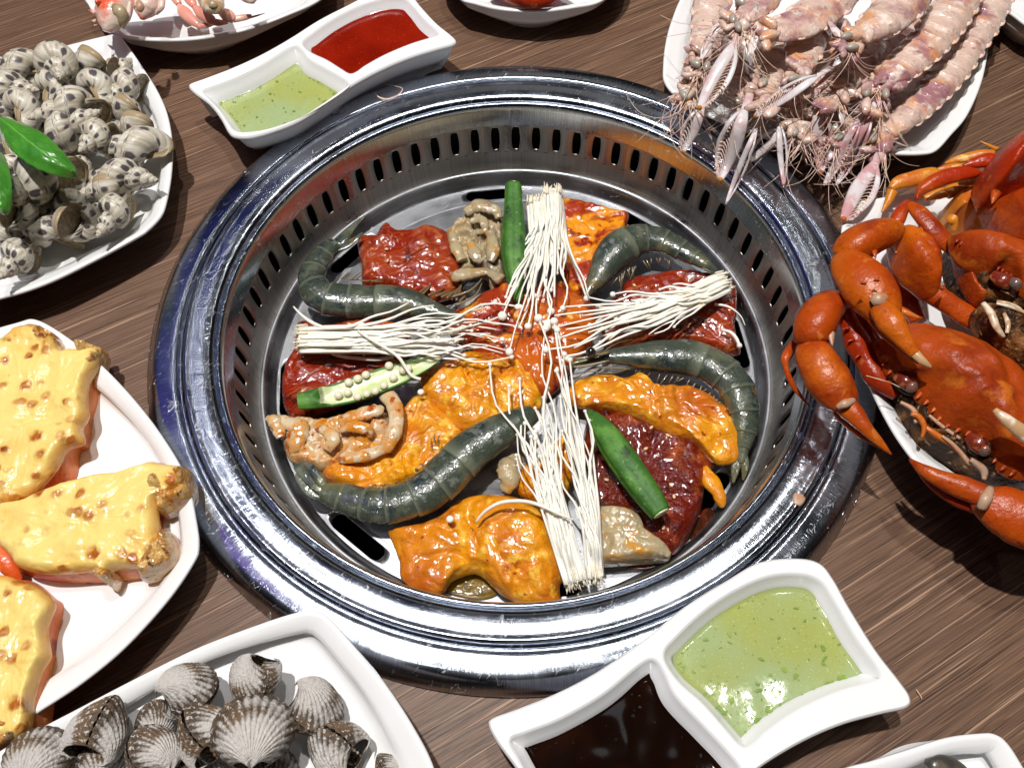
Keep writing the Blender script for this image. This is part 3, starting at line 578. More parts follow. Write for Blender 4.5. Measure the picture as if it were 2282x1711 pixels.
meat('chicken_piece', 'long yellow chicken piece along the right shrimp legs', 'meat', 'Q4',
     [(608, 180), (680, 112), (780, 78), (900, 92), (980, 92), (1050, 68), (1110, 108), (1130, 158), (1250, 160), (1370, 155), (1480, 198), (1570, 262), (1640, 335), (1685, 410), (1692, 490), (1670, 590), (1600, 625), (1540, 620), (1470, 560), (1370, 485), (1250, 445), (1100, 380), (950, 318), (800, 288), (680, 272), (615, 225)], (1160, 270), m_chick, ZB+.011, .009, GC, amp=.0040, edge=.5, seed=31, z_out=-.028, rings=26, seg=190)
meat('chicken_piece', 'small yellow chicken lump half hidden by the near enoki bundles', 'meat', 'Q4',
     [(262, 720), (290, 690), (380, 640), (470, 600), (560, 470), (610, 480), (640, 620), (600, 800), (520, 900), (420, 900), (300, 850), (265, 800)], (440, 760), m_chick, ZB+.004, .010, GC, amp=.003, seed=37, z_out=-.036)
g = G(); tube(g, S4(T('Q4', [(1440, 700, 90, -.034), (1500, 780, 110, -.034), (1545, 850, 95, -.035), (1565, 920, 60, -.037), (1560, 945, 20, -.038)])), 22, 14, .6, fn=lambda u, a, c: 1+.25*MN.noise(c*260))
tag(g.obj('chicken_piece', m_chick), 'thin dangling orange chicken scrap at the right rim of the grill', 'meat', GC)
m_oil = M('meat_juice', (.20, .12, .015), .08, coat=.5, nz=((90, 4, (.05, .03, .01), .45, .6),), bump=((150, .4, 3, .0008),))
m_oilr = M('red_meat_juice', (.12, .02, .004), .08, coat=.5, nz=((90, 4, (.04, .01, .004), .45, .6),), bump=((150, .4, 3, .0008),))
for lab, zid, O_, c_, m_ in (('yellow oily juice pooled under the front chicken piece', 'Q3', [(1200, 1400), (1300, 1350), (1420, 1300), (1520, 1350), (1600, 1440), (1560, 1500), (1440, 1530), (1300, 1510), (1220, 1470)], (1400, 1430), m_oil),
                             ('yellow oily juice between the front chicken and the near enoki', 'Q4', [(400, 1380), (480, 1300), (560, 1330), (580, 1400), (540, 1430), (440, 1420)], (500, 1370), m_oil),
                             ('dark red juice along the right edge of the glazed slice', 'Q4', [(1400, 1000), (1480, 940), (1530, 980), (1480, 1060), (1380, 1160), (1280, 1220), (1260, 1180), (1340, 1090)], (1400, 1080), m_oilr),
                             ('brown juice right of the cream squid piece', 'Q4', [(960, 1330), (1040, 1280), (1160, 1280), (1240, 1270), (1180, 1320), (1060, 1345)], (1100, 1305), m_oilr)):
    g = G(); slab(g, T(zid, O_), T(zid, [c_])[0], ZP+.0012, .0012, rings=8, seg=70, amp=.0003, z_out=ZP+.002, wob=.15); tag(g.obj('juice_puddle', m_), lab, 'juice')
# squid
def squid_tubes(g, lst, m=22, fl=.55, amp=.26):
    for P_ in lst: tube(g, P_, m, 12, fl, fn=lambda u, a, c: 1+amp*MN.noise(c*330)+amp*.7*MN.noise(c*700))
meat_s = thing('squid_piece', 'seasoned pale squid with curled arms at the left of the grill', 'squid', U(760, 980, ZB), 'squid pieces on the grill')
g = G(); slab(g, T('Q3', [(95, 372), (140, 345), (205, 352), (330, 350), (430, 370), (560, 340), (700, 300), (820, 300), (880, 360), (880, 480), (820, 570), (700, 640), (600, 660), (520, 655), (440, 692), (350, 670), (250, 640), (205, 580), (175, 480), (108, 430)]), T('Q3', [(480, 510)])[0], ZB+.008, .007, amp=.0045, sc=130, seed=41, z_out=-.032)
g.obj('body', m_squid, meat_s)
g = G(); squid_tubes(g, [S4(T('Q3', [(560, 400, 60, -.029), (680, 360, 95, -.027), (800, 325, 100, -.027), (830, 300, 40, -.028)])), S4(T('Q3', [(860, 225, 110, -.028), (910, 290, 110, -.026), (925, 400, 105, -.025), (890, 510, 115, -.026), (840, 570, 90, -.028), (700, 620, 90, -.030), (560, 630, 80, -.031)])), S4(T('Q3', [(180, 400, 70, -.030), (300, 440, 130, -.029), (280, 550, 100, -.030), (250, 600, 40, -.032)])), S4(T('Q3', [(420, 420, 60, -.029), (520, 500, 90, -.027), (480, 580, 70, -.029)])), S4(T('Q3', [(100, 375, 40, -.030), (150, 400, 90, -.029), (190, 500, 70, -.030)])),
     S4(T('Q3', [(560, 455, 40, -.027), (640, 430, 80, -.025), (740, 450, 70, -.026), (760, 500, 30, -.028)]))])
g.obj('arms', m_squid, meat_s)
s2 = thing('squid_piece', 'lumpy grey squid piece left of the upright okra at the top of the grill', 'squid', U(1060, 560, ZB), 'squid pieces on the grill')
g = G(); slab(g, T('Q1', [(1385, 400), (1460, 345), (1520, 270), (1600, 225), (1685, 198), (1740, 230), (1785, 290), (1800, 350), (1800, 480), (1790, 600), (1800, 690), (1805, 760), (1760, 800), (1700, 805), (1680, 750), (1600, 710), (1500, 690), (1470, 620), (1420, 520), (1390, 460)]), T('Q1', [(1620, 500)])[0], ZB+.006, .007, amp=.006, sc=170, seed=43, z_out=-.034)
g.obj('body', m_squidg, s2)
g = G(); squid_tubes(g, [S4(T('Q1', [(1430, 760, 70, -.032), (1500, 740, 110, -.030), (1580, 730, 80, -.031), (1680, 720, 60, -.031), (1780, 780, 100, -.030)])), S4(T('Q1', [(1520, 300, 80, -.030), (1620, 250, 110, -.028), (1730, 280, 90, -.028), (1760, 340, 50, -.029)])), S4(T('Q1', [(1560, 360, 50, -.030), (1640, 350, 70, -.028), (1660, 420, 60, -.028), (1600, 440, 40, -.030)])), S4(T('Q1', [(1430, 440, 60, -.031), (1450, 540, 80, -.030), (1500, 640, 70, -.031)])), S4(T('Q1', [(1700, 430, 70, -.028), (1720, 560, 90, -.028), (1700, 650, 60, -.029)])), S4(T('Q1', [(1560, 520, 70, -.029), (1600, 610, 90, -.028), (1640, 650, 40, -.030)]))])
g.obj('arms', m_squidg, s2)
s3 = thing('squid_piece', 'smooth cream squid piece below the cut end of the right okra', 'squid', U(1420, 1200, ZB), 'squid pieces on the grill')
g = G(); slab(g, T('Q4', [(740, 950), (800, 930), (900, 940), (1015, 958), (1045, 1040), (1130, 1125), (1200, 1165), (1252, 1225), (1235, 1275), (1150, 1285), (1050, 1292), (950, 1300), (850, 1307), (760, 1295), (740, 1120)]), T('Q4', [(930, 1130)])[0], ZB+.005, .011, amp=.003, sc=80, seed=47, z_out=-.036)
g.obj('body', m_squidg, s3)
g = G(); squid_tubes(g, [S4(T('Q4', [(800, 960, 50, -.033), (900, 970, 70, -.031), (1000, 1000, 70, -.031), (1040, 1080, 60, -.031), (1000, 1160, 40, -.032), (960, 1180, 20, -.033)])), S4(T('Q4', [(930, 1200, 30, -.032), (1040, 1180, 80, -.031), (1150, 1190, 80, -.031), (1235, 1250, 50, -.034)]))], amp=.08)
g.obj('folds', m_squidg, s3)
s4 = thing('squid_piece', 'small grey squid lump between the near shrimp and the near enoki', 'squid', U(1130, 1060, ZB), 'squid pieces on the grill')
g = G(); squid_tubes(g, [S4(T('Q4', [(150, 690, 70, -.036), (190, 680, 130, -.033), (215, 770, 130, -.033), (180, 840, 80, -.036)])), S4(T('Q4', [(200, 650, 60, -.035), (262, 640, 80, -.034), (275, 720, 60, -.035)]))]); g.obj('body', m_squidg, s4)
# sesame seeds
for i, (zid, x, y, lab) in enumerate([('Q1', 962, 558, 'upper of two sesame seeds on the upper left red pork slice'), ('Q1', 970, 640, 'lower of two sesame seeds on the upper left red pork slice'), ('Q4', 1225, 485, 'whitest sesame seed, near the top of the dark glazed slice'),
     ('Q4', 1120, 435, 'topmost sesame seed on the dark glazed slice beside the yellow chicken'), ('Q4', 1245, 802, 'pale sesame seed on the glazed slice right of the okra middle'), ('Q4', 1325, 758, 'rightmost sesame seed on the dark glazed slice'), ('Q4', 1265, 875, 'sesame seed just above the cut end of the slanting okra'),
     ('Q4', 835, 768, 'sesame seed on the glazed slice between okra and enoki'), ('Q4', 1197, 1072, 'lowest sesame seed, below the cut end of the slanting okra'), ('Q2', 1128, 815, 'sesame seed on the right red slab beside the arched shrimp'), ('Q4', 1085, 570, 'reddish sesame seed close to the upper right side of the slanting okra'), ('Q1', 800, 1308, 'sesame seed on the left red slab above the halved okra')]):
    p = T(zid, [(x, y)])[0]; c = U(p[0], p[1], -.0330 if zid != 'Q4' else -.0315); g = G(); ball(g, c, .0010, 8, 6, (1.3, .8, .5), Matrix.Rotation(i*1.3, 3, 'Z')); o = g.obj('sesame_seed', m_ses)
    tag(o, lab, 'seed', 'sesame seeds on the meat')
# ------------------------------------------------------------------ shrimps
def shrimp(label, zid, pts, head, n_seg=6, eye=None, legs=(), fan=None, flat=.72, ant=(), zo=0):
    # pts run from head to tail: (x,y,width,z); head = share of the path that is carapace
    P_ = [(a_, b_, c_, r_*.94) for a_, b_, c_, r_ in S4(T(zid, pts), zo)]; D = crs(P_, 120); mid = D[50]
    root = thing('shrimp', label, 'shrimp', (mid[0], mid[1], ZB), 'raw grey shrimps on the grill')
    def part(a, b, name, fl0, fl1, seg):
        i0, i1 = int(a*119), min(119, int(b*119)); Q = D[i0:i1+1]; g = G(); L = len(Q)
        Q = [(q[0], q[1], q[2], q[3]*(fl0+(fl1-fl0)*(i/(L-1))**.7)) for i, q in enumerate(Q)]
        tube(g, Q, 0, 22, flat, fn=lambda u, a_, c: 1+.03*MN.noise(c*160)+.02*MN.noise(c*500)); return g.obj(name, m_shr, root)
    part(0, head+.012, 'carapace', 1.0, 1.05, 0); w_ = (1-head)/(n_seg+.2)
    for k in range(n_seg):
        a = head+k*w_; part(a, a+w_*1.20, 'abdomen_segment', .96, 1.09, k)
    if fan:
        for q in fan:
            g = G(); tube(g, S4(T(zid, q), zo), 12, 10, .25); g.obj('tail_blade', m_shr, root)
    if eye:
        x, y, w0, z = eye; x, y, w0 = T(zid, [(x, y, w0)])[0]; g = G(); c = U(x, y, z); ball(g, c, px(x, y, z, w0)/2, 12, 9); g.obj('eye', m_eye, root)
    for q in legs:
        g = G(); tube(g, S4(T(zid, q), zo), 10, 6, .6); g.obj('leg', m_leg, root)
    for q in ant:
        g = G(); tube(g, S4(T(zid, q), zo), 16, 5); g.obj('antenna', m_leg, root)
    return root
rl = random.Random(4)
def fringe(pts, n, ln, dx, dy, wd, z):
    out = []
    D = crs([tuple(p) for p in pts], n)
    for i, p in enumerate(D):
        a = rl.uniform(-.5, .5); L = ln*rl.uniform(.6, 1.1); vx, vy = dx*cos(a)-dy*sin(a), dx*sin(a)+dy*cos(a)
        out.append([(p[0], p[1], wd, z), (p[0]+vx*L*.5+rl.uniform(-5, 5), p[1]+vy*L*.5, wd*.8, z-.001), (p[0]+vx*L, p[1]+vy*L, wd*.25, z-.004)])
    return out
Z1 = -.033
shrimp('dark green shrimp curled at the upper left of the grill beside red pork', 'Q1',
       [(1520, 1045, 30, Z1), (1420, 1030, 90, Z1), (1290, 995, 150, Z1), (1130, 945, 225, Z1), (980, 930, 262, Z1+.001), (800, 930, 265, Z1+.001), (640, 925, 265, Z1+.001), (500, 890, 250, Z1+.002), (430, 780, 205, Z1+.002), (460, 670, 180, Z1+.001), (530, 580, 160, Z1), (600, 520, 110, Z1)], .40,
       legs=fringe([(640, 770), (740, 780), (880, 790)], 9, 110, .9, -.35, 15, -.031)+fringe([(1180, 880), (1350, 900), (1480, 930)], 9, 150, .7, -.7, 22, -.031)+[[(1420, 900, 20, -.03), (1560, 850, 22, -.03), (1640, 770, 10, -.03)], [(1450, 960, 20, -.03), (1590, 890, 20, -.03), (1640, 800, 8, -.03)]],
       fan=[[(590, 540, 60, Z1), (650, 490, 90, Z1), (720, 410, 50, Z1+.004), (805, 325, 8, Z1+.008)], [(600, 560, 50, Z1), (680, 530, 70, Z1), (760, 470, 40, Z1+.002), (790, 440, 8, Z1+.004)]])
shrimp('blue grey shrimp arched at the upper right of the grill beside striped pork', 'Q2',
       [(770, 905, 40, Z1), (820, 830, 110, Z1), (890, 730, 190, Z1), (960, 620, 260, Z1+.002), (1060, 530, 290, Z1+.003), (1180, 490, 240, Z1+.003), (1320, 500, 200, Z1+.003), (1450, 560, 175, Z1+.003), (1560, 620, 130, Z1+.003), (1650, 675, 80, Z1+.003), (1715, 722, 22, Z1+.002)], .42,
       legs=fringe([(1010, 760), (1080, 700), (1140, 680)], 9, 110, -.15, .95, 13, -.032)+fringe([(1190, 640), (1300, 620), (1380, 640)], 8, 80, .3, .9, 12, -.032),
       fan=[[(1560, 620, 50, Z1+.003), (1640, 690, 60, Z1+.003), (1720, 735, 14, Z1+.002)]])
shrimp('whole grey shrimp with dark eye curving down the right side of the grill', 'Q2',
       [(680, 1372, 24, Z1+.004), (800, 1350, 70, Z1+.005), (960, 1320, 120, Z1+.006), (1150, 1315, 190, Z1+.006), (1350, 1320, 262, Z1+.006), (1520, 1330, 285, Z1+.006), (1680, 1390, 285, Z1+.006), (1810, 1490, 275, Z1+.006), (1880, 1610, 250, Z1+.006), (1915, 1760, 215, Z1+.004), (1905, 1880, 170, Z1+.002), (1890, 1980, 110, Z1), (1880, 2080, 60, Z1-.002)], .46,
       eye=(818, 1290, 74, -.0205), legs=fringe([(1150, 1400), (1350, 1450), (1500, 1480), (1650, 1560), (1740, 1640)], 16, 130, -.5, .55, 14, -.030)+[[(640, 1395, 14, -.026), (760, 1390, 24, -.026), (950, 1350, 20, -.024)], [(700, 1340, 14, -.023), (820, 1320, 26, -.022), (950, 1290, 30, -.022)], [(770, 1440, 14, -.030), (860, 1400, 18, -.028), (1100, 1410, 18, -.028)]],
       ant=[[(820, 1330, 8, -.024), (900, 1290, 8, -.018), (1000, 1230, 6, -.016), (1120, 1200, 4, -.018)], [(700, 1480, 7, -.030), (800, 1430, 8, -.028), (980, 1440, 8, -.026), (1100, 1400, 6, -.026)]],
       fan=[[(1890, 2000, 60, Z1), (1850, 2100, 70, Z1-.002), (1830, 2220, 16, Z1-.005)], [(1900, 2000, 60, Z1), (1915, 2100, 60, Z1-.002), (1900, 2200, 14, Z1-.005)]])
shrimp('long dark shrimp lying diagonally across the front left of the grill', 'Q3',
       [(1800, 345, 130, Z1+.008), (1700, 400, 195, Z1+.008), (1550, 480, 250, Z1+.007), (1400, 580, 285, Z1+.006), (1280, 700, 290, Z1+.005), (1150, 820, 285, Z1+.004), (1000, 895, 265, Z1+.003), (850, 930, 250, Z1+.002), (700, 915, 225, Z1+.001), (560, 875, 190, Z1), (460, 850, 130, Z1-.001)], .36,
       legs=fringe([(1150, 560), (1180, 520), (1200, 600)], 4, 60, -.2, -.9, 10, -.030)+fringe([(1100, 680), (900, 800), (760, 815)], 8, 40, -.5, -.8, 24, -.034),
       fan=[[(480, 860, 60, Z1), (400, 790, 80, Z1+.001), (300, 690, 60, Z1), (285, 665, 16, Z1)], [(470, 880, 60, Z1-.002), (390, 850, 90, Z1-.001), (310, 770, 50, Z1), (285, 730, 14, Z1)], [(480, 840, 50, Z1), (440, 770, 70, Z1+.002), (380, 690, 50, Z1+.002), (340, 660, 12, Z1+.002)]])
# ------------------------------------------------------------------ okra
def okra(label, zid, pts, cutend=0, flat=.8):
    P_ = S4(T(zid, pts)); root = thing('okra_pod', label, 'okra', (P_[2][0], P_[2][1], ZB), 'okra on the grill'); g = G()
    tube(g, P_, 40, 40, flat, fn=lambda u, a, c: 1+.17*abs(cos(2.5*a+.5))-.09+.02*MN.noise(c*150), cap=True); g.obj('pod', m_okra, root)
    q = P_[0]; d = (Vector(P_[0][:3])-Vector(P_[1][:3])).normalized(); g = G(); tube(g, [(*(Vector(q[:3])+d*.0001), q[3]*.86), (*(Vector(q[:3])+d*.0007), q[3]*.80)], 0, 20, flat); g.obj('cut_end', m_okrai, root)
    return root
okra('whole okra pod standing upright in view at the top of the grill', 'Q2', [(268, 100, 112, -.016), (270, 250, 128, -.018), (272, 420, 160, -.020), (274, 560, 178, -.022), (280, 700, 150, -.024), (292, 820, 100, -.026), (302, 915, 60, -.027), (304, 938, 20, -.027)])
okra('whole okra pod slanting over glazed pork at the lower right of the grill', 'Q4', [(1180, 980, 138, -.018), (1110, 880, 168, -.018), (1010, 740, 188, -.018), (900, 580, 185, -.019), (810, 450, 150, -.021), (750, 375, 100, -.023), (712, 335, 50, -.025), (705, 325, 16, -.025)])
ok = thing('okra_half', 'halved okra pod with white seeds showing, left side of the grill', 'okra', U(800, 850, ZB), 'okra on the grill')
zc = -.0235
P_ = S4(T('Q3', [(300, 270, 112, zc-.001), (420, 248, 140, zc-.001), (560, 220, 165, zc-.001), (700, 178, 182, zc-.001), (850, 126, 172, zc-.001), (1000, 70, 142, zc-.001), (1120, 18, 105, zc-.001), (1215, -25, 40, zc-.001)]))
g = G(); Q = crs(P_, 44); V = []; F = []; A = []; n = 20
for i, q in enumerate(Q):
    c = Vector(q[:3]); t = (Vector(Q[min(i+1, 43)][:3])-Vector(Q[max(i-1, 0)][:3])).normalized(); s = t.cross(Vector((0, 0, 1))).normalized()
    for k in range(n+1):
        a = pi+pi*k/n; r = q[3]*(1+.05*cos(5*a)); V.append(c+s*(cos(a)*r)+Vector((0, 0, 1))*(sin(a)*r*.8)); A.append((i/43, k/n, 0))
for i in range(43):
    for k in range(n): F.append((i*(n+1)+k, i*(n+1)+k+1, (i+1)*(n+1)+k+1, (i+1)*(n+1)+k))
F.append(tuple(range(n+1))); g.add(V, F, A); g.obj('skin', m_okra, ok)
def half_top(i, s, dz=0): q = Q[i]; c = Vector(q[:3]); t = (Vector(Q[min(i+1, 43)][:3])-Vector(Q[max(i-1, 0)][:3])).normalized(); sd = t.cross(Vector((0, 0, 1))).normalized(); return c+sd*q[3]*s+Vector((0, 0, dz))
# solid stub at the stem end, then the open cut face
g = G(); V = []; F = []; A = []
for i in range(44):
    for k in range(13):
        s = -1+2*k/12; u = i/43; op = max(0, min(1, (u-.12-abs(s)*.08)/.05)); dome = (1-op)*Q[i][3]*.62*sqrt(max(0, 1-s*s)); V.append(half_top(i, s*.995, dome-op*.0016*(1-abs(s)**3)*max(0, 1-s*s))); A.append((u, 0, 0))
for i in range(43):
    for k in range(12): F.append((i*13+k, i*13+k+1, (i+1)*13+k+1, (i+1)*13+k))
n1 = len(F); g.add(V, [f for f in F if f[0]//13 < 8], A); g.obj('stem_end', m_okra, ok)
g = G(); g.add(V, [f for f in F if f[0]//13 >= 7 and 1 <= f[0] % 13 <= 10], A); g.obj('cut_flesh', m_okrai, ok)
g = G(); g.add([v+Vector((0, 0, .0001)) for v in V], [f for f in F if f[0]//13 >= 7 and not 1 <= f[0] % 13 <= 10], A); g.obj('cut_edge', m_okra, ok)
for (x, y) in [(555, 230), (614, 213), (678, 240), (735, 220), (790, 203), (620, 148), (678, 125), (730, 100), (905, 118), (845, 168), (878, 42), (1000, 60), (965, 70)]:
    p = T('Q3', [(x, y)])[0]; g = G(); c = U(p[0], p[1], zc-.0002); r = px(p[0], p[1], zc, 28*.3495); ball(g, c, r, 12, 8, (1, 1, .7)); g.obj('seed', m_seed, ok)
    g = G() if False else None
# ------------------------------------------------------------------ enoki
re_ = random.Random(12)
def enoki(label, zid, b0, b1, tips, nr, far, z0=-.026, zt=-.024, wd=20, cap=1.5, jit=60, seed=0, bow=0):
    # b0-b1: the two corners of the cut base; tips: (x,y,cap px)
    x0, y0, k = ZM[zid]; mid = ((b0[0]+b1[0])/2, (b0[1]+b1[1])/2); m = T(zid, [mid])[0]
    root = thing('enoki_bundle', label, 'mushrooms', U(m[0], m[1], ZB), 'enoki mushroom bundles on the grill')
    rr = random.Random(seed); L = list(tips)
    for i in range(int(nr*1.6)):
        f = rr.uniform(.40, 1.04); c = far[rr.randrange(len(far))]; L.append((mid[0]+(c[0]-mid[0])*f+rr.gauss(0, jit*f), mid[1]+(c[1]-mid[1])*f+rr.gauss(0, jit*f), rr.choice((0, 0, 28, 34, 30))))
    nx, ny = (b1[0]-b0[0]), (b1[1]-b0[1]); bl_ = hypot(nx, ny); nx /= bl_; ny /= bl_
    # order strands across the base as their tips lie across the fan, so that they do not all cross
    L.sort(key=lambda t: (t[0]-mid[0])*nx+(t[1]-mid[1])*ny)
    for j, (tx, ty, cp) in enumerate(L):
        s = max(0.03, min(.97, (j+.5)/len(L)+rr.uniform(-.12, .12))); bx, by = b0[0]+(b1[0]-b0[0])*s+rr.uniform(-6, 6), b0[1]+(b1[1]-b0[1])*s+rr.uniform(-6, 6)
        ax, ay = -ny, nx
        if (tx-mid[0])*ax+(ty-mid[1])*ay < 0: ax, ay = -ax, -ay
        D = hypot(tx-bx, ty-by); lay = rr.uniform(-.0035, .0035)*(1 if len(L) > 8 else .2); zb = z0+lay; ze = zt+rr.uniform(-.003, .003)
        w0 = wd*rr.uniform(.62, 1.05); hx, hy = bx+ax*D*.45, by+ay*D*.45; q = .45
        mx, my = hx*(.75)+(bx+(tx-bx)*q)*.25, hy*.75+(by+(ty-by)*q)*.25; e = rr.uniform(-1, 1)*D*.045
        pts = [(bx, by, w0*1.35, zb), (bx+(mx-bx)*.5, by+(my-by)*.5, w0*1.45, zb+.001), (mx, my, w0*1.3, zb*.5+ze*.5+.003+rr.uniform(0, .003)), (mx*.62+tx*.38-nx*e*.5, my*.62+ty*.38-ny*e*.5, w0*1.05, ze+.003), (mx*.3+tx*.7+nx*e, my*.3+ty*.7+ny*e, w0*.8, ze+.002), (tx, ty, w0*.75, ze)]
        g = G(); P4 = S4(T(zid, pts)); tube(g, P4, 15, 8, .7)
        if cp: ball(g, P4[-1][:3], max(P4[-1][3]*1.4, px(*T(zid, [(tx, ty)])[0], ze, cp*k*.5)), 9, 7, (1, 1, .8))
        g.obj('strand', m_enoki, root)
    g = G(); a = T(zid, [(b0[0], b0[1]), (b1[0], b1[1])]); A_, B_ = U(*a[0], z0), U(*a[1], z0); d = (B_-A_)
    f = T(zid, [(mid[0]+(far[0][0]-mid[0])*.16, mid[1]+(far[0][1]-mid[1])*.16)])[0]; Fv = U(*f, z0); c0 = (A_+B_)/2
    tube(g, [(*c0, d.length*.50), (*(c0*.6+Fv*.4), d.length*.49), (*Fv, d.length*.40), (*(Fv+(Fv-c0)*.7), d.length*.10)], 14, 34, .42, fn=lambda u, a_, c: 1+.10*abs(sin(a_*9))-.05+.05*MN.noise(c*500)); g.obj('cut_base', m_enob, root)
    g = G()
    for j in range(46):                  # ragged roots
        s = rr.random(); q0 = A_+(B_-A_)*s; dn = (c0-Fv).normalized(); q1 = q0+dn*rr.uniform(.0005, .0035)+Vector((rr.gauss(0, .0008), rr.gauss(0, .0008), rr.uniform(-.002, .001))); h_ = Vector((0, 0, rr.uniform(-.003, .0045)))
        tube(g, [(*(q0-dn*.005+h_), .00045), (*(q0+h_), .0004), (*(q1+h_), .00012)], 5, 5)
    tag(g.obj('root_fibres', m_enob, root), kind='stuff')
    return root
enoki('enoki bundle lying to the left with its cut base near the rim', 'Q1', (345, 1120), (345, 1290), [(1735, 930, 34), (1785, 1030, 66), (1905, 1110, 34), (1910, 970, 44), (1785, 1200, 40), (1833, 1285, 56), (1850, 1325, 40), (1620, 980, 0), (1750, 1130, 0), (1760, 1095, 0), (1680, 1250, 0), (1700, 1160, 0), (1510, 1200, 0), (1300, 960, 0), (1120, 940, 0), (1600, 1340, 0), (1790, 1300, 0)], 24, [(1600, 1160), (1560, 1100), (1700, 1250), (1500, 1220)], seed=2, jit=50)
enoki('left one of the two enoki bundles at the top of the grill', 'Q2', (365, 215), (485, 195), [(290, 630, 28), (287, 860, 36), (215, 900, 28), (195, 970, 10), (190, 1035, 70), (300, 970, 50), (310, 1112, 30), (240, 1290, 60), (418, 890, 40), (372, 1108, 56), (350, 1000, 0), (250, 900, 0), (330, 780, 0), (400, 800, 0)], 14, [(380, 850), (300, 850), (330, 750)], seed=3, jit=45)
enoki('right one of the two enoki bundles at the top of the grill', 'Q2', (480, 150), (615, 140), [(500, 745, 28), (535, 850, 34), (535, 1000, 60), (500, 1102, 90), (618, 980, 44), (790, 908, 50), (800, 890, 0), (650, 830, 0), (560, 900, 0), (480, 900, 0), (430, 1050, 0)], 15, [(530, 800), (600, 780), (480, 850)], seed=4, jit=45)
enoki('thick enoki bundle fanning in from the right edge of the grill', 'Q2', (1750, 725), (1812, 850), [(975, 880, 44), (620, 970, 30), (760, 1035, 0), (565, 1115, 46), (592, 1190, 40), (500, 1272, 62), (890, 1222, 34), (650, 1335, 44), (580, 1330, 14), (1410, 1110, 28), (1270, 1160, 0), (1400, 810, 0), (1310, 845, 22), (800, 900, 0), (850, 960, 0), (640, 1130, 0), (950, 1200, 0), (1100, 1140, 0), (700, 1260, 0), (560, 1030, 0), (800, 1150, 0), (1230, 1165, 0)], 30, [(850, 1040), (950, 980), (900, 1120), (1000, 1040)], seed=5, jit=45, wd=22)
enoki('left one of the two long enoki bundles at the front of the grill', 'Q4', (565, 1440), (700, 1400), [(90, 35, 32), (213, 172, 28), (280, 127, 28), (265, 480, 24), (258, 612, 24), (378, 312, 24), (290, 385, 20), (425, 460, 18), (432, 245, 26), (460, 185, 30), (400, -260, 60), (445, -195, 50), (470, 380, 0), (395, 330, 0), (350, 500, 0)], 18, [(400, 500), (340, 450), (450, 420)], seed=6, jit=26, z0=-.024, zt=-.020, wd=19)
enoki('right one of the two long enoki bundles at the front of the grill', 'Q4', (715, 1400), (808, 1395), [(515, 75, 34), (520, 60, 24), (540, 240, 24), (600, 5, 40), (697, 332, 24), (725, 390, 22), (565, -30, 40), (500, -240, 56), (520, -185, 44), (650, 420, 0), (580, 360, 0), (690, 520, 0), (740, 640, 0), (540, 700, 0)], 16, [(600, 450), (560, 380), (660, 500)], seed=7, jit=24, z0=-.024, zt=-.020, wd=19)
def stray(label, zid, pts, cat='mushroom strand', mat=None, cap=0, name='enoki_strand'):
    g = G(); P4 = S4(T(zid, pts)); tube(g, P4, 26, 7)
    if cap: ball(g, P4[-1][:3], P4[-1][3]*cap, 9, 7)
    tag(g.obj(name, mat or m_enoki), label, cat)
stray('single curved enoki strand draped over the front chicken piece and bundles', 'Q4', [(0, 1040, 10, -.026), (60, 970, 20, -.022), (160, 915, 26, -.019), (300, 905, 26, -.016), (420, 935, 26, -.012), (540, 990, 22, -.012), (625, 1025, 12, -.014)])
stray('stray enoki strand crossing the left bundle down to the halved okra', 'Q1', [(760, 1140, 20, -.018), (850, 1200, 24, -.016), (960, 1265, 24, -.015), (1050, 1330, 24, -.016), (1110, 1420, 24, -.019), (1150, 1465, 22, -.020), (1205, 1485, 26, -.021)])
stray('thin enoki strand poking up from the left bundle over bare steel', 'Q1', [(300, 968, 12, -.022), (360, 1030, 22, -.020), (430, 1080, 26, -.021), (520, 1120, 24, -.022)])
stray('bent enoki strand lying under the left bundle', 'Q1', [(500, 1250, 26, -.028), (600, 1310, 24, -.030), (750, 1335, 24, -.031), (900, 1345, 24, -.030), (1010, 1325, 22, -.028)])
stray('short enoki strand with a cap on the right pork slab', 'Q2', [(1745, 1130, 14, -.031), (1810, 1150, 26, -.030), (1850, 1190, 26, -.030), (1875, 1245, 24, -.031)], cap=1.7)
stray('frayed mushroom fibre hanging off the right pork slab', 'Q2', [(1700, 950, 20, -.030), (1800, 970, 16, -.028), (1880, 1030, 10, -.029), (1915, 1100, 6, -.031)])
for lab, zid, x, y, r, z in (('small fallen enoki cap beside the halved okra pod', 'Q1', 1205, 1575, 24, -.028), ('lone white enoki cap on the front chicken piece', 'Q3', 1267, 1020, 25, -.0265)):
    p = T(zid, [(x, y)])[0]; g = G(); ball(g, U(p[0], p[1], z), px(p[0], p[1], z, r*ZM[zid][2]), 12, 8, (1, 1, .7)); tag(g.obj('fallen_mushroom', m_enoki), lab, 'mushroom cap')
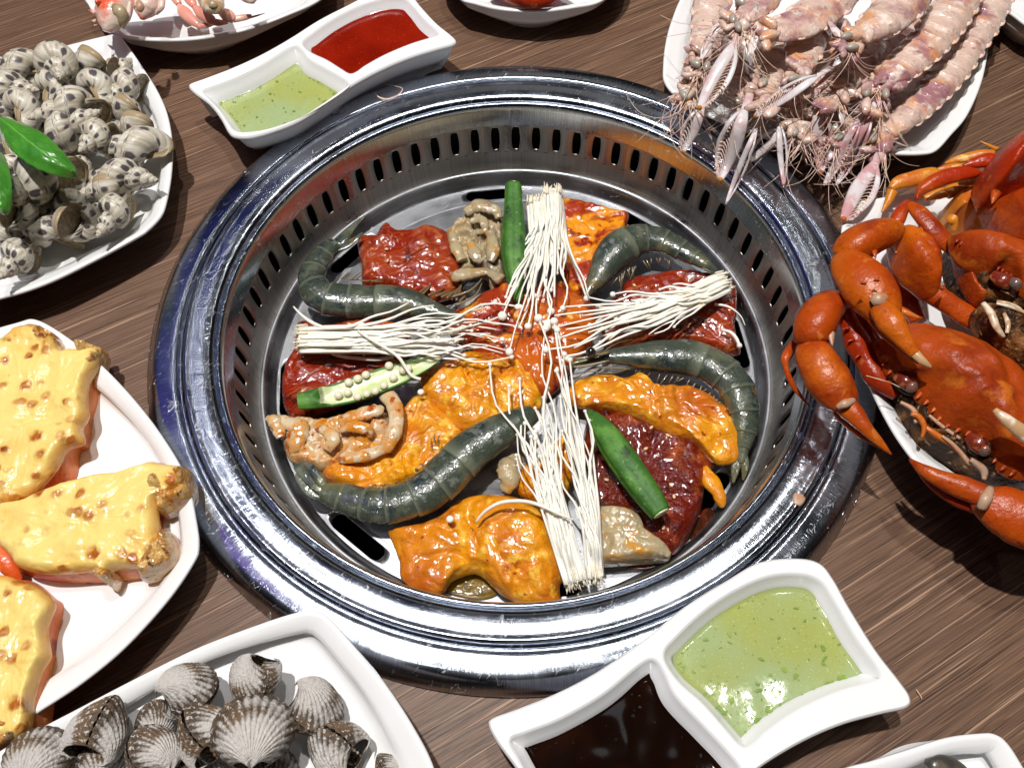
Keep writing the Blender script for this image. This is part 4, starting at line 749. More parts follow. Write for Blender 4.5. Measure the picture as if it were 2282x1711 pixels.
# crumbs and hairs on the ring
g = G(); p = U(1780, 1111, .010); slab(g, T('R4', [(115, 1390), (130, 1376), (165, 1390), (160, 1415), (140, 1432), (118, 1425)]), T('R4', [(140, 1405)])[0], .0074, .0012, rings=6, seg=24, amp=.0006); tag(g.obj('food_crumb', m_joint), 'white food crumb lying on the right of the steel rim', 'crumb')
g = G(); tube(g, S4(T('R2', [(1065, 505, 5, .009), (1085, 530, 9, .009), (1130, 542, 11, .009), (1180, 525, 9, .009), (1210, 495, 6, .010), (1205, 478, 4, .010), (1160, 466, 3, .010), (1120, 455, 2, .010)])), 30, 6); tag(g.obj('shell_fibre', m_mcream), 'curled pale fibre on the steel rim near the far dish', 'fibre')
g = G(); tube(g, S4(T('R7', [(1780, 530, 3, .001), (1790, 545, 6, .001), (1800, 560, 4, .001), (1803, 570, 2, .001)])), 12, 5); tag(g.obj('shell_fibre', m_mcream), 'tiny white fibre on the wood right of the near dish', 'fibre')
# ------------------------------------------------------------------ spotted sea snails
def copy_tree(src, loc, rot, sc, label):
    r = src.copy(); COL.objects.link(r); r.location = loc; r.rotation_mode = 'QUATERNION'; r.rotation_quaternion = rot; r.scale = (sc,)*3; r['label'] = label
    for ch in src.children:
        c = ch.copy(); COL.objects.link(c); c.parent = r
    return r
def snail_proto(Tn=5.2, grow=1.78, H=1.85, el=1.28, rip=0):
    root = thing('sea_snail', 'x', 'sea snail', (0, 0, 0), 'spotted sea snails on the white plate'); g = G(); b = math.log(grow)/(2*pi); TT = 2*pi*Tn; m = int(Tn*30); n = 20; V = []; F = []; A = []
    for i in range(m+1):
        th = TT*i/m; e = exp(b*(th-TT)); flare = 1+.16*max(0, (i/m-.965)/.035)
        for k in range(n):
            v = 2*pi*k/n; rr = .53*e*flare*(1+.012*sin(9*v)); cd_ = .38*e
            # shouldered whorl: flattened towards the spire
            ax = -sin(v)*rr*el; rad = cd_+cos(v)*rr
            if sin(v) < 0: rad += .03*e*abs(sin(v))
            x = H*(1-e)+ax; V.append(Vector((x, rad*cos(th), rad*sin(th)))); A.append((th/(2*pi), k/n, 1 if i >= m-1 else 0))
    for i in range(m):
        for k in range(n): F.append((i*n+k, i*n+(k+1) % n, (i+1)*n+(k+1) % n, (i+1)*n+k))
    # inner wall of the mouth
    base = m*n; c = sum((V[base+k] for k in range(n)), Vector())/n; e2 = []
    for j, (s_, back) in enumerate(((.90, .02), (.82, .25))):
        o = len(V)
        for k in range(n):
            q = V[base+k]; t = Vector((0, sin(TT), -cos(TT))); V.append(c+(q-c)*s_+t*back*.5); A.append((0, 0, 1))
        pb = base if j == 0 else o-n
        for k in range(n): F.append((pb+k, pb+(k+1) % n, o+(k+1) % n, o+k))
    g.add(V, F, A); g.obj('shell', m_snail, root)
    g = G(); t = Vector((0, sin(TT), -cos(TT))); V = []; F = []; R_ = 6
    for i in range(R_+1):
        for k in range(n): q = V0 = (A and g) and None or (c+((Vector(base_pts[k]) if False else _q(base, k, c, TT, el))-c)*.84*i/R_+t*(.06+.05*(1-i/R_))); V.append(q)
    for i in range(R_):
        for k in range(n): F.append((i*n+k, i*n+(k+1) % n, (i+1)*n+(k+1) % n, (i+1)*n+k))
    g.add(V, F); g.obj('operculum', m_oper, root); return root
def _q(base, k, c, TT, el):
    v = 2*pi*k/20; rr = .53*1.16; rad = .38+cos(v)*rr+(.03*abs(sin(v)) if sin(v) < 0 else 0); return Vector((-sin(v)*rr*el, rad*cos(TT), rad*sin(TT)))
SP = [snail_proto(5.2, 1.74, 2.05, 1.24), snail_proto(5.0, 1.70, 2.15, 1.22), snail_proto(5.45, 1.80, 1.95, 1.28)]
# x, y, width (R1 pixels), direction of the tip (deg, 0 = right, 90 = up in the picture), tilt of the tip towards the viewer, roll, height
SN = [
 (320, 335, 235, -75, 58, 200, .040, 'big snail facing tip-out with dark blotches at the top of the heap'),
 (110, 385, 215, 170, 15, 120, .030, 'large half hidden snail with long dark dashes at the upper left of the heap'),
 (55, 480, 190, -8, 12, 60, .036, 'ridged snail with its tip to the right at the left frame edge'),
 (505, 345, 180, 155, -20, 265, .028, 'dark hollow snail with gaping mouth right of the biggest top snail'),
 (280, 480, 205, 80, -35, 200, .036, 'round blotched snail below the big top snail'),
 (505, 470, 190, 110, -30, 205, .036, 'dark spotted snail between the two ridged ones near the top'),
 (700, 470, 190, -128, 20, 190, .030, 'pale ridged snail with its tip pointing down left near the upper right plate rim'),
 (650, 380, 120, 60, -50, 270, .024, 'small grey snail mouth at the top right of the heap'),
 (108, 580, 200, 95, -35, 215, .036, 'round snail with dark bars directly above the basil leaf'),
 (400, 585, 225, -162, 14, 210, .040, 'lavender spotted snail with its tip to the left in the middle of the heap'),
 (355, 690, 200, 35, 22, 150, .036, 'striped snail tip pointing up right beside the basil leaf'),
 (540, 735, 190, -125, 30, 200, .036, 'upright snail with a fat spiral tip right of the basil leaf'),
 (735, 825, 235, 168, 5, 20, .028, 'big pale snail with its white lip by the right plate rim'),
 (700, 595, 165, 150, -30, 270, .030, 'snail showing a ribbed round lid at the right of the heap'),
 (735, 690, 170, 175, -20, 280, .026, 'open mouthed snail under the ribbed lid one'),
 (35, 740, 190, 100, -20, 200, .030, 'snail mostly hidden left under the basil leaf'),
 (660, 955, 215, -12, 10, 200, .030, 'boldly spotted snail with its tip pointing right at the plate edge'),
 (235, 965, 305, -135, 16, 215, .040, 'largest snail with square dark bars under the basil leaf'),
 (575, 1035, 170, -170, -15, 285, .026, 'snail with a cream open mouth below the boldly spotted one'),
 (640, 1145, 195, -112, 12, 200, .030, 'finely spotted snail with pinkish tip pointing down at the lower right'),
 (450, 1220, 220, 60, -35, 290, .030, 'snail turned over with its fan-grained mouth to the viewer'),
 (395, 1105, 165, 120, -35, 275, .026, 'brown hollow snail mouth in the lower middle of the heap'),
 (275, 1275, 200, 160, 5, 180, .026, 'snail with dark squares lying on its side near the bottom'),
 (105, 1160, 200, 75, -45, 272, .036, 'snail with a glossy round brown lid beside the lower leaf'),
 (115, 1390, 205, -118, 28, 200, .028, 'lowest snail with its tip pointing down over the plate rim'),
 (40, 1290, 170, 150, -10, 170, .022, 'snail partly hidden above the lowest one at the left edge'),
 (455, 905, 120, -80, -10, 130, .020, 'small shadowed snail deep between the larger ones'),
 (65, 915, 150, 150, 0, 190, .028, 'small spotted snail peeking out left of the largest'),
 (240, 1150, 150, 30, 0, 150, .022, 'dark spotted snail in the shade below the largest'),
 (-60, 1000, 220, 120, 10, 200, .030, 'snail cut off by the left frame edge beside the lower leaf'),
 (-50, 620, 210, 30, 10, 200, .030, 'snail cut off by the left frame edge above the basil'),
 (620, 660, 120, 20, 10, 100, .020, 'small snail wedged between the lidded snails'),
 (400, 480, 190, 20, 0, 180, .020, 'shaded snail low in the heap under the round blotched one'),
 (200, 700, 190, 100, 0, 180, .020, 'shaded snail under the middle of the basil leaf'),
 (560, 1000, 180, 70, 0, 180, .018, 'shaded snail low in the heap behind the cream open mouth'),
 (440, 1010, 170, -150, 0, 180, .018, 'shaded snail low in the heap right of the largest one'),
 (160, 1260, 180, -60, 0, 180, .018, 'shaded snail low in the heap above the lowest one'),
 (560, 600, 170, -60, 0, 180, .018, 'shaded snail low in the heap right of the lavender spotted one'),
 (380, 830, 170, 40, 0, 180, .018, 'shaded snail low in the heap beside the tip of the basil leaf'),
 (190, 480, 170, 200, 0, 180, .020, 'shaded snail low in the heap left of the round blotched one')]
for i, (x, y, w_, ang, tilt, roll, z, lab) in enumerate(SN):
    p = T('R1', [(x, y)])[0]; c = U(p[0], p[1], z); wm = px(p[0], p[1], z, w_*.41); sc = wm/1.60
    a = radians(ang); tl = radians(max(-25, min(42, tilt))); d = Vector((cos(a)*cos(tl), sin(a)*cos(tl), 0)); toc = (CAM-c).normalized()
    X = (d+toc*sin(tl)).normalized(); Y = Vector((0, 0, 1)).cross(X).normalized() if abs(X.z) < .98 else Vector((0, 1, 0)); Z = X.cross(Y).normalized()
    tg_ = 90 if 255 <= roll <= 295 else 262+(roll-190)*.45
    rot = Matrix((X, Y, Z)).transposed().to_quaternion() @ Matrix.Rotation(radians(tg_-(5.2, 5.0, 5.45)[i % 3]*360), 4, 'X').to_quaternion()
    sc *= 1.11; loc = c-X*sc*.45; src = SP[i % 3]
    if i < 3: src.location = loc; src.rotation_mode = 'QUATERNION'; src.rotation_quaternion = rot; src.scale = (sc,)*3; src['label'] = lab
    else: copy_tree(src, loc, rot, sc, lab)
def leaf(label, zid, mid, wd, z0, seed=0):
    root = None; Q = crs([(*T(zid, [q[:2]])[0], q[2]) for q in mid], 40); g = G(); V = []; F = []; A = []; K = 24
    for i, (x, y, z) in enumerate(Q):
        xa, ya, _ = Q[max(i-1, 0)]; xb, yb, _ = Q[min(i+1, 39)]; c = U(x, y, z); t = (U(xb, yb, z)-U(xa, ya, z)); t.z = 0; t.normalize(); s = Vector((-t.y, t.x, 0)); u = i/39
        hw = wd*(max(0, sin(pi*min(1, u*1.02)))**.62)*(1-.25*u)*.5
        for k in range(K+1):
            v = -1+2*k/K; vein = max(0, 1-abs(v)*22); q = (u*7.5-abs(v)*1.5); side = max(0, 1-abs((q % 1)-.5)*14)*(1 if .06 < u < .93 else 0)
            zz = -.0030*abs(v)**1.8+.0009*abs(sin(q*pi))*(1-abs(v))-.0005*max(vein, side*.6)+.001*MN.noise(Vector((u*4+seed, v*2, 0))); V.append(c+s*hw*v*(1+.02*sin(u*60))+Vector((0, 0, zz))); A.append((u, v, max(vein, side*.7)))
    for i in range(39):
        for k in range(K): F.append((i*(K+1)+k, i*(K+1)+k+1, (i+1)*(K+1)+k+1, (i+1)*(K+1)+k))
    g.add(V, F, A); o = g.obj('basil_leaf', m_leaf); mo_ = o.modifiers.new('thickness', 'SOLIDIFY'); mo_.thickness = .0004
    tag(o, label, 'leaf'); return o
leaf('fresh green basil leaf lying across the snail heap', 'R1', [(-10, 640, .062), (120, 740, .070), (260, 850, .070), (398, 938, .064)], px(80, 320, .065, 205*.41), 0)
leaf('second basil leaf cut off by the left frame edge, below the whole one', 'R1', [(-40, 800, .058), (-30, 920, .064), (-8, 1050, .062), (15, 1145, .058)], px(0, 420, .05, 135*.41), 0, 5)
# ------------------------------------------------------------------ cockles
def cockle_proto(seed, open_=0.0):
    root = thing('cockle', 'x', 'cockle', (0, 0, 0), 'ribbed cockles on the white plate'); nr, ns, nf = 21, 22, 21*6
    for sd in (1, -1):
        g = G(); V = []; F = []; A = []
        for i in range(ns+1):
            s = i/ns
            for j in range(nf+1):
                f = -1+2*j/nf; ph = f*radians(128); rib = .5+.5*cos(f*nr*pi); rib = rib**.7
                L = 1.0+.13*cos(ph*1.0)-.10*abs(f)**3; marg = 1+.018*rib*(s > .9)
                # fan from the beak; margin nearly round
                R_ = .62; cxm = R_*.93; a_ = ph*1.22 if abs(ph*1.22) < pi*.985 else math.copysign(pi*.985, ph)
                mx = cxm+R_*1.02*cos(a_)*marg; my = R_*1.18*sin(a_)*marg
                X = mx*s**.85; Y = my*s**.95
                dome = (1-(1-s)**1.8)*1.0; h = .56*(sin(pi*min(1, s**.62))**.80)*(1-.30*abs(sin(a_/2))**4) if s < 1 else 0
                X -= .16*(1-s)**2; h = max(h, .0)+.20*exp(-(s/.16)**2)
                st = .006*MN.noise(Vector((s*22, f*2, seed)))
                hh = h+rib*.030*min(1, s*2.2)*(1-.25*(s > .97))+st
                gran = .010*max(0, MN.noise(Vector((s*30, f*40, seed))))*rib
                V.append(Vector((X, Y, sd*(hh+gran)))); A.append((s, f, rib))
        for i in range(ns):
            for j in range(nf): F.append((i*(nf+1)+j, i*(nf+1)+j+1, (i+1)*(nf+1)+j+1, (i+1)*(nf+1)+j))
        if open_ and sd > 0:
            ro = Matrix.Rotation(-open_, 3, 'Y'); V = [ro @ v for v in V]
        g.add(V, F, A); g.obj('valve', m_cockle, root)
    return root
CP = [cockle_proto(1), cockle_proto(4, .07), cockle_proto(9)]
# x, y, width in R6 pixels, direction from hinge to margin, tilt, roll, z, label
CK = [
 (1250, 640, 400, 92, 12, 0, .040, 'face-on fan shaped cockle with white centre in the middle of the heap'),
 (935, 430, 300, 25, 30, -48, .034, 'cockle tipped on edge at the top left of the heap'),
 (1240, 395, 290, -115, 35, 55, .034, 'nearly white cockle at the very top of the heap'),
 (1560, 525, 310, -25, 25, -50, .030, 'brown edged cockle at the right of the heap'),
 (1015, 640, 330, 118, 38, 62, .034, 'cockle with brown bands standing left of the face-on one'),
 (500, 630, 350, 65, 45, 75, .034, 'cockle standing on edge with knobbly dark ribs at the left'),
 (775, 590, 220, 60, 20, 30, .024, 'small dark cockle mostly hidden behind the others'),
 (760, 740, 300, 110, 22, 40, .034, 'white cockle with rusty rim between the knobbly and the banded ones'),
 (190, 770, 330, 85, 15, -20, .030, 'white ribbed cockle with grey rim at the lower left corner of the heap'),
 (510, 810, 270, 70, 10, 20, .026, 'dark cockle cut off by the bottom edge below the knobbly one'),
 (1650, 725, 320, 160, 28, -62, .028, 'white and rust cockle at the lower right of the heap'),
 (1915, 815, 170, 120, 40, 70, .018, 'lone dark cockle near the right rim of the plate'),
 (1340, 860, 300, 60, 20, 20, .024, 'dark brown cockle below the face-on one'),
 (915, 800, 180, 95, 30, 80, .024, 'slim white cockle edge wedged between two larger ones'),
 (1000, 920, 320, 90, 20, 30, .026, 'cockle cut off by the bottom edge below the banded one'),
 (1620, 960, 300, 60, 20, 30, .022, 'cockle cut off by the bottom edge at the right'),
 (240, 1000, 300, 80, 20, -30, .020, 'cockle below the lower left corner one')]
for i, (x, y, w_, ang, tilt, roll, z, lab) in enumerate(CK):
    p = T('R6', [(x, y)])[0]; c = U(p[0], p[1], z); sc = px(p[0], p[1], z, w_*.4521)/1.46
    a = radians(ang); tl = radians(tilt); toc = (CAM-c).normalized(); X = (Vector((cos(a)*cos(tl), sin(a)*cos(tl), 0))-toc*sin(tl)*.6).normalized(); Y = toc.cross(X).normalized(); Z = X.cross(Y).normalized()
    rot = Matrix((X, Y, Z)).transposed().to_quaternion() @ Matrix.Rotation(radians(roll), 4, 'X').to_quaternion(); loc = c-X*sc*.55
    src = CP[i % 3]
    if i < 3: src.location = loc; src.rotation_mode = 'QUATERNION'; src.rotation_quaternion = rot; src.scale = (sc,)*3; src['label'] = lab
    else: copy_tree(src, loc, rot, sc, lab)
# dark shell on the corner plate
g = G(); tube(g, S4(T('R7', [(1815, 815, 20, .020), (1850, 830, 70, .021), (1900, 850, 110, .020), (1950, 900, 130, .018), (1960, 980, 90, .016)])), 24, 18, .55); tag(g.obj('mussel_shell', m_mossy), 'dark shell tip on the lower right corner plate', 'shell')
# ------------------------------------------------------------------ cheese-baked lobster halves
def lobster(label, cheese, shell, cen, mash=(), flesh=()):
    p = T('R5', [cen])[0]; root = thing('lobster_half', label, 'lobster', U(p[0], p[1], .008), 'cheese-baked lobster halves')
    for q in shell:
        g = G(); slab(g, T('R5', q[0]), T('R5', [q[1]])[0], .0115, .0145, rings=18, seg=120, edge=.22, amp=.002, seed=3, z_out=.020, pw=.8); g.obj('shell', m_lob, root)
    for q in mash:
        g = G(); slab(g, T('R5', q[0]), T('R5', [q[1]])[0], .016, .013, rings=16, seg=90, edge=.4, amp=.006, sc=140, seed=13, z_out=.026); g.obj('filling', m_lobm, root)
    g = G(); slab(g, T('R5', cheese), T('R5', [cen])[0], .0235, .0062, rings=30, seg=220, edge=.16, amp=.0021, sc=70, seed=9, fine=.0002, z_out=.0275, wob=.05); g.obj('melted_cheese', m_cheese, root)
    return root
L1 = [(-120, 500), (-130, 250), (-40, 130), (28, 90), (60, 66), (130, 70), (180, 95), (215, 150), (250, 145), (300, 142), (348, 140), (340, 200), (312, 260), (300, 330), (304, 385), (284, 430), (286, 480), (232, 508), (190, 570), (120, 655), (60, 690), (-20, 712), (-100, 650)]
lobster('cheese-topped lobster half at the top left of its plate, forked tail up', L1, [([(-100, 700), (-120, 300), (20, 130), (100, 90), (210, 170), (300, 150), (358, 138), (352, 230), (325, 320), (300, 390), (288, 480), (256, 500), (240, 590), (190, 640), (110, 690), (0, 725)], (120, 420))], (110, 400), mash=[([(120, 66), (160, 80), (205, 105), (215, 150), (180, 170), (130, 120)], (165, 118)), ([(270, 145), (350, 138), (355, 180), (330, 230), (300, 200)], (320, 175))])
L2 = [(-60, 760), (-20, 710), (60, 695), (150, 655), (250, 620), (350, 600), (450, 588), (500, 570), (540, 555), (600, 560), (660, 580), (665, 625), (630, 650), (585, 668), (548, 702), (550, 740), (566, 790), (556, 850), (560, 890), (520, 935), (470, 935), (400, 945), (375, 965), (350, 950), (240, 952), (130, 955), (50, 930), (20, 880), (-20, 840)]
lobster('cheese-topped lobster half pointing right in the middle of its plate', L2, [([(-50, 800), (0, 730), (150, 680), (300, 640), (450, 610), (560, 600), (600, 640), (585, 700), (560, 760), (575, 830), (590, 890), (530, 950), (420, 970), (300, 978), (170, 972), (60, 950), (-10, 900)], (290, 800))], (300, 780), mash=[([(540, 560), (640, 562), (668, 580), (680, 650), (668, 690), (620, 720), (560, 735), (538, 690)], (610, 650)), ([(550, 830), (575, 800), (600, 800), (622, 870), (600, 920), (530, 965), (480, 965), (520, 900)], (560, 890)), ([(340, 945), (390, 940), (400, 965), (380, 1000), (362, 985), (345, 970)], (370, 962))])
L3 = [(-120, 1000), (-40, 960), (20, 965), (75, 985), (115, 1000), (165, 1042), (180, 1070), (152, 1150), (162, 1250), (132, 1310), (105, 1400), (96, 1500), (60, 1545), (0, 1560), (-100, 1580), (-160, 1300)]
lobster('cheese-topped lobster half cut off by the frame at the lower left of its plate', L3, [([(-120, 1050), (0, 960), (90, 975), (160, 1030), (190, 1065), (168, 1180), (162, 1300), (150, 1420), (128, 1530), (60, 1560), (-80, 1590)], (60, 1270))], (40, 1260), mash=[([(-60, 1500), (40, 1480), (90, 1500), (60, 1550), (10, 1580), (-40, 1600)], (20, 1540))])
g = G(); tube(g, S4(T('R5', [(-30, 860, 60, .022), (10, 910, 70, .022), (50, 960, 50, .020), (75, 985, 16, .018)])), 16, 12, .6); tag(g.obj('lobster_scrap', m_lob), 'red lobster shell scrap wedged between the two lower lobster halves', 'shell scrap')
# ------------------------------------------------------------------ cooked crabs
def Tm(pts):                            # fine crop of the upper right, brought to R4 units
    return pts
def crab(label, loc):
    return thing('crab', label, 'crab', loc, 'cooked crabs on the right plate')
def pt(root, name, mat, zid, pts, m=22, n=18, flat=.8, amp=.11, sc=95, fn=None):
    g = G(); tube(g, S4(T(zid, pts)), m, n, flat, fn=fn or (lambda u, a, c: 1+amp*1.3*MN.noise(c*sc)+.05*MN.noise(c*300)+.07*cos(3*a+1)+.04*abs(cos(a)))); return g.obj(name, mat, root)
def ps(root, name, mat, zid, out, cen, zb, th, **kw):
    g = G(); slab(g, T(zid, out), T(zid, [cen])[0], zb, th, **kw); return g.obj(name, mat, root)
def spikes(root, name, mat, zid, lst):   # (x,y, dx,dy, w, z)
    g = G()
    for (x, y, dx, dy, w_, z) in lst: tube(g, S4(T(zid, [(x-dx*.3, y-dy*.3, w_, z), (x+dx*.4, y+dy*.4, w_*.6, z), (x+dx, y+dy, 1, z)])), 5, 7, .7)
    return g.obj(name, mat, root)
c1 = crab('crab in front with its whole orange carapace and both eyes showing', U(2100, 850, .014))
ZC = .040
CX = U(2165, 850, .055)
def tilt1(x, y): return .006*(x-U(2100, 850, .05).x)/.1
ps(c1, 'carapace', m_crabc, 'R4', [(440, 768), (480, 762), (530, 708), (600, 705), (700, 722), (800, 755), (900, 825), (1000, 905), (1120, 1010), (1200, 1130), (1190, 1240), (1100, 1300), (1010, 1308), (960, 1288), (915, 1252), (885, 1198), (835, 1152), (780, 1135), (720, 1112), (682, 1075), (655, 1030), (615, 1000), (580, 935), (530, 912), (497, 902), (470, 850), (448, 805)], (800, 960), ZC, .021, rings=34, seg=220, edge=.75, amp=.0022, sc=45, seed=2, z_out=.046, pw=.9, lump=lambda X, Y: -.0016*exp(-((abs(X-CX.x)-.013)/.0030)**2)*exp(-((Y-CX.y)/.016)**2)-.0012*exp(-((Y-CX.y+.002)/.0022)**2)*exp(-((X-CX.x)/.030)**2)+.0012*MN.noise(Vector((X*130, Y*130, 4))))
fe = [(455, 800), (466, 835), (480, 870), (500, 905), (610, 998), (640, 1022), (668, 1052), (690, 1085), (722, 1112), (760, 1130), (800, 1140), (850, 1165), (905, 1245), (935, 1275), (970, 1295)]
spikes(c1, 'front_teeth', m_crab, 'R4', [(x, y, -22, 20, 30, ZC+.003) for x, y in fe])
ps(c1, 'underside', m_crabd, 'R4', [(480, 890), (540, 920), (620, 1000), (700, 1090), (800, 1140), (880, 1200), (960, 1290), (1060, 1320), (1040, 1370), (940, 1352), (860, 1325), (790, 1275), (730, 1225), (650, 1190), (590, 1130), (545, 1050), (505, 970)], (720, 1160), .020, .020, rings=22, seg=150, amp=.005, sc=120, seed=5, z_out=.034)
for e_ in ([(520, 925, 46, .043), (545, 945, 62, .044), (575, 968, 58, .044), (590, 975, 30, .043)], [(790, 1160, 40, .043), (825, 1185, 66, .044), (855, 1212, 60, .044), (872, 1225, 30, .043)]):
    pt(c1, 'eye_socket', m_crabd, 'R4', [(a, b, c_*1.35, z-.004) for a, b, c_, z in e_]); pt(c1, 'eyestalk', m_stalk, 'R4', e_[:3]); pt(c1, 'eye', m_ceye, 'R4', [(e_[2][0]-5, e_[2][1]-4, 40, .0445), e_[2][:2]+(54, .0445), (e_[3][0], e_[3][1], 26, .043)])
for q in ([(570, 1075, 16, .042), (600, 1085, 26, .042), (622, 1125, 22, .041), (612, 1168, 12, .039)], [(620, 1120, 16, .040), (660, 1150, 26, .040), (720, 1190, 20, .039), (745, 1222, 8, .038)], [(690, 1160, 12, .041), (740, 1200, 18, .040), (800, 1270, 18, .038)], [(800, 1250, 20, .040), (850, 1290, 30, .039), (852, 1328, 14, .038)], [(530, 1030, 14, .041), (580, 1060, 22, .041), (590, 1110, 16, .040)], [(640, 1080, 12, .043), (700, 1130, 16, .042), (760, 1170, 14, .041)]): pt(c1, 'mouthpart', m_joint if len(q) == 3 else m_craby, 'R4', q, 12, 8)
pt(c1, 'arm', m_crabr, 'R4', [(520, 1000, 60, .034), (440, 930, 90, .035), (380, 830, 95, .037), (335, 730, 80, .041), (305, 660, 60, .044)], amp=.12)
spikes(c1, 'arm_spines', m_crabr, 'R4', [(325, 745, -22, 6, 18, .044), (345, 790, -22, 8, 18, .042), (370, 850, -16, 12, 16, .040)])
pt(c1, 'wrist', m_crab, 'R4', [(322, 650, 70, .046), (288, 645, 104, .047), (240, 675, 136, .047), (204, 735, 142, .046), (190, 785, 126, .044), (188, 808, 96, .043)], flat=.85)
spikes(c1, 'wrist_spine', m_joint, 'R4', [(262, 775, 6, 40, 34, .048)])
pt(c1, 'palm', m_crab, 'R4', [(186, 806, 96, .041), (203, 846, 148, .043), (235, 905, 166, .043), (274, 968, 166, .042), (306, 1015, 140, .041), (325, 1045, 100, .040), (332, 1056, 50, .040)], flat=.75, amp=.08)
pt(c1, 'finger_joint', m_joint, 'R4', [(285, 1050, 20, .045), (318, 1035, 34, .047), (352, 1022, 20, .045)], 8, 8)
pt(c1, 'finger', m_crab, 'R4', [(318, 1040, 84, .042), (356, 1078, 76, .042), (400, 1132, 54, .0415), (448, 1182, 34, .040), (496, 1232, 6, .038)], amp=.05)
pt(c1, 'finger', m_crab, 'R4', [(285, 1060, 40, .038), (320, 1100, 44, .037), (370, 1150, 30, .037), (440, 1195, 18, .037), (480, 1222, 5, .037)])
pt(c1, 'leg', m_crabr, 'R4', [(150, 770, 14, .030), (125, 800, 30, .032), (90, 855, 36, .033), (88, 885, 24, .032), (100, 930, 22, .030), (130, 985, 20, .027), (182, 1048, 4, .022)])
pt(c1, 'leg', m_crabr, 'R4', [(300, 655, 20, .038), (320, 640, 30, .040), (360, 680, 40, .037), (430, 790, 50, .034), (480, 850, 40, .032)], amp=.1)
pt(c1, 'feeler', m_crabt, 'R4', [(398, 928, 3, .05), (440, 940, 4, .05), (490, 955, 5, .048), (530, 975, 5, .045)], 12, 5)
pt(c1, 'palm', m_crab, 'R4', [(850, 1385, 110, .040), (880, 1410, 165, .041), (950, 1450, 205, .041), (1050, 1495, 215, .041), (1180, 1520, 190, .040)], flat=.7, amp=.08)
pt(c1, 'finger_joint', m_joint, 'R4', [(840, 1440, 36, .047), (860, 1400, 44, .050), (878, 1362, 30, .047)], 8, 8)
pt(c1, 'finger', m_crab, 'R4', [(564, 1248, 8, .038), (620, 1290, 50, .040), (700, 1330, 80, .041), (780, 1360, 90, .042), (860, 1392, 90, .043)])
pt(c1, 'finger', m_crabr, 'R4', [(575, 1268, 6, .032), (650, 1340, 40, .034), (740, 1395, 60, .036), (850, 1430, 80, .037)])
pt(c1, 'finger', m_crabt, 'R4', [(893, 1058, 22, .066), (930, 1090, 42, .066), (1000, 1145, 60, .064), (1100, 1210, 70, .060)])
c2 = crab('crab in the middle with its raised claw bent down over the front crab', U(2080, 600, .014))
ps(c2, 'carapace', m_crabc, 'N3', [(618, 868), (650, 845), (700, 838), (800, 885), (920, 920), (1060, 950), (1253, 1012), (1500, 1130), (1600, 1350), (1500, 1500), (1300, 1430), (1240, 1375), (1180, 1300), (1110, 1268), (1050, 1205), (975, 1232), (900, 1205), (800, 1150), (710, 1080), (645, 980)], (1060, 1100), .056, .014, rings=28, seg=180, edge=.7, amp=.002, sc=50, seed=12, z_out=.062, pw=.9, zf=lambda x, y: .10*(x-U(2235, 560, .06).x))
spikes(c2, 'front_teeth', m_crab, 'N3', [(640+i*38, 975+i*26 if i < 9 else 1210+(i-9)*22, -20, 26, 42, .060) for i in range(16)])
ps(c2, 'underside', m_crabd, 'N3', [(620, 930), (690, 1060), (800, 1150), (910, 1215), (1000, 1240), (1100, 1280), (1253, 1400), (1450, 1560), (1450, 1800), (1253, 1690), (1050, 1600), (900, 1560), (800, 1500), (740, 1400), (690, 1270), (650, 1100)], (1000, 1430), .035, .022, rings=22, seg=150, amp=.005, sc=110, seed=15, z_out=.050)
ps(c2, 'cheek', m_crabc, 'N3', [(640, 1010), (720, 1110), (820, 1190), (900, 1260), (930, 1380), (1040, 1440), (1150, 1490), (1080, 1560), (940, 1520), (850, 1500), (770, 1400), (700, 1280), (660, 1130)], (820, 1330), .046, .008, amp=.002, seed=16, z_out=.052)
pt(c2, 'eyestalk', m_stalk, 'N3', [(960, 1290, 90, .060), (1050, 1340, 150, .061), (1130, 1370, 130, .061)]); pt(c2, 'eye', m_ceye, 'N3', [(1130, 1350, 80, .062), (1180, 1375, 110, .063), (1220, 1400, 50, .062)])
for q in ([(1000, 1540, 40, .056), (1100, 1560, 60, .057), (1200, 1600, 50, .056), (1253, 1640, 20, .055)], [(1040, 1440, 30, .058), (1120, 1470, 40, .058), (1160, 1500, 20, .057)], [(1100, 1630, 40, .054), (1180, 1680, 70, .055), (1220, 1760, 50, .054)]): pt(c2, 'mouthpart', m_crabt, 'N3', [(a_, b_, w_*.6, z_) for a_, b_, w_, z_ in q], 12, 8)
ps(c2, 'upper_arm', m_crab, 'R4', [(505, 380), (520, 340), (555, 335), (590, 380), (615, 372), (650, 405), (685, 440), (700, 500), (705, 560), (690, 600), (650, 598), (600, 560), (560, 530), (530, 490), (510, 430)], (605, 470), .044, .016, rings=22, seg=130, edge=.6, amp=.002, seed=18, z_out=.052, pw=.8)
pt(c2, 'arm', m_crab, 'R4', [(510, 460, 30, .044), (545, 515, 55, .045), (620, 585, 75, .045), (700, 640, 85, .044), (790, 700, 80, .042), (840, 740, 50, .040)], amp=.15)
spikes(c2, 'arm_spines', m_crab, 'R4', [(520, 455, -20, -4, 22, .050), (560, 505, -18, 10, 22, .050), (690, 590, 14, -14, 20, .056), (612, 370, -4, -16, 20, .058)])
pt(c2, 'leg', m_crab, 'N3', [(190, 640, 90, .052), (290, 720, 170, .053), (400, 850, 185, .053), (520, 980, 175, .051), (610, 1090, 110, .048)], flat=.6)
pt(c2, 'leg', m_crabr, 'N3', [(185, 620, 60, .050), (130, 700, 120, .051), (80, 800, 120, .050), (50, 860, 60, .049)], flat=.7)
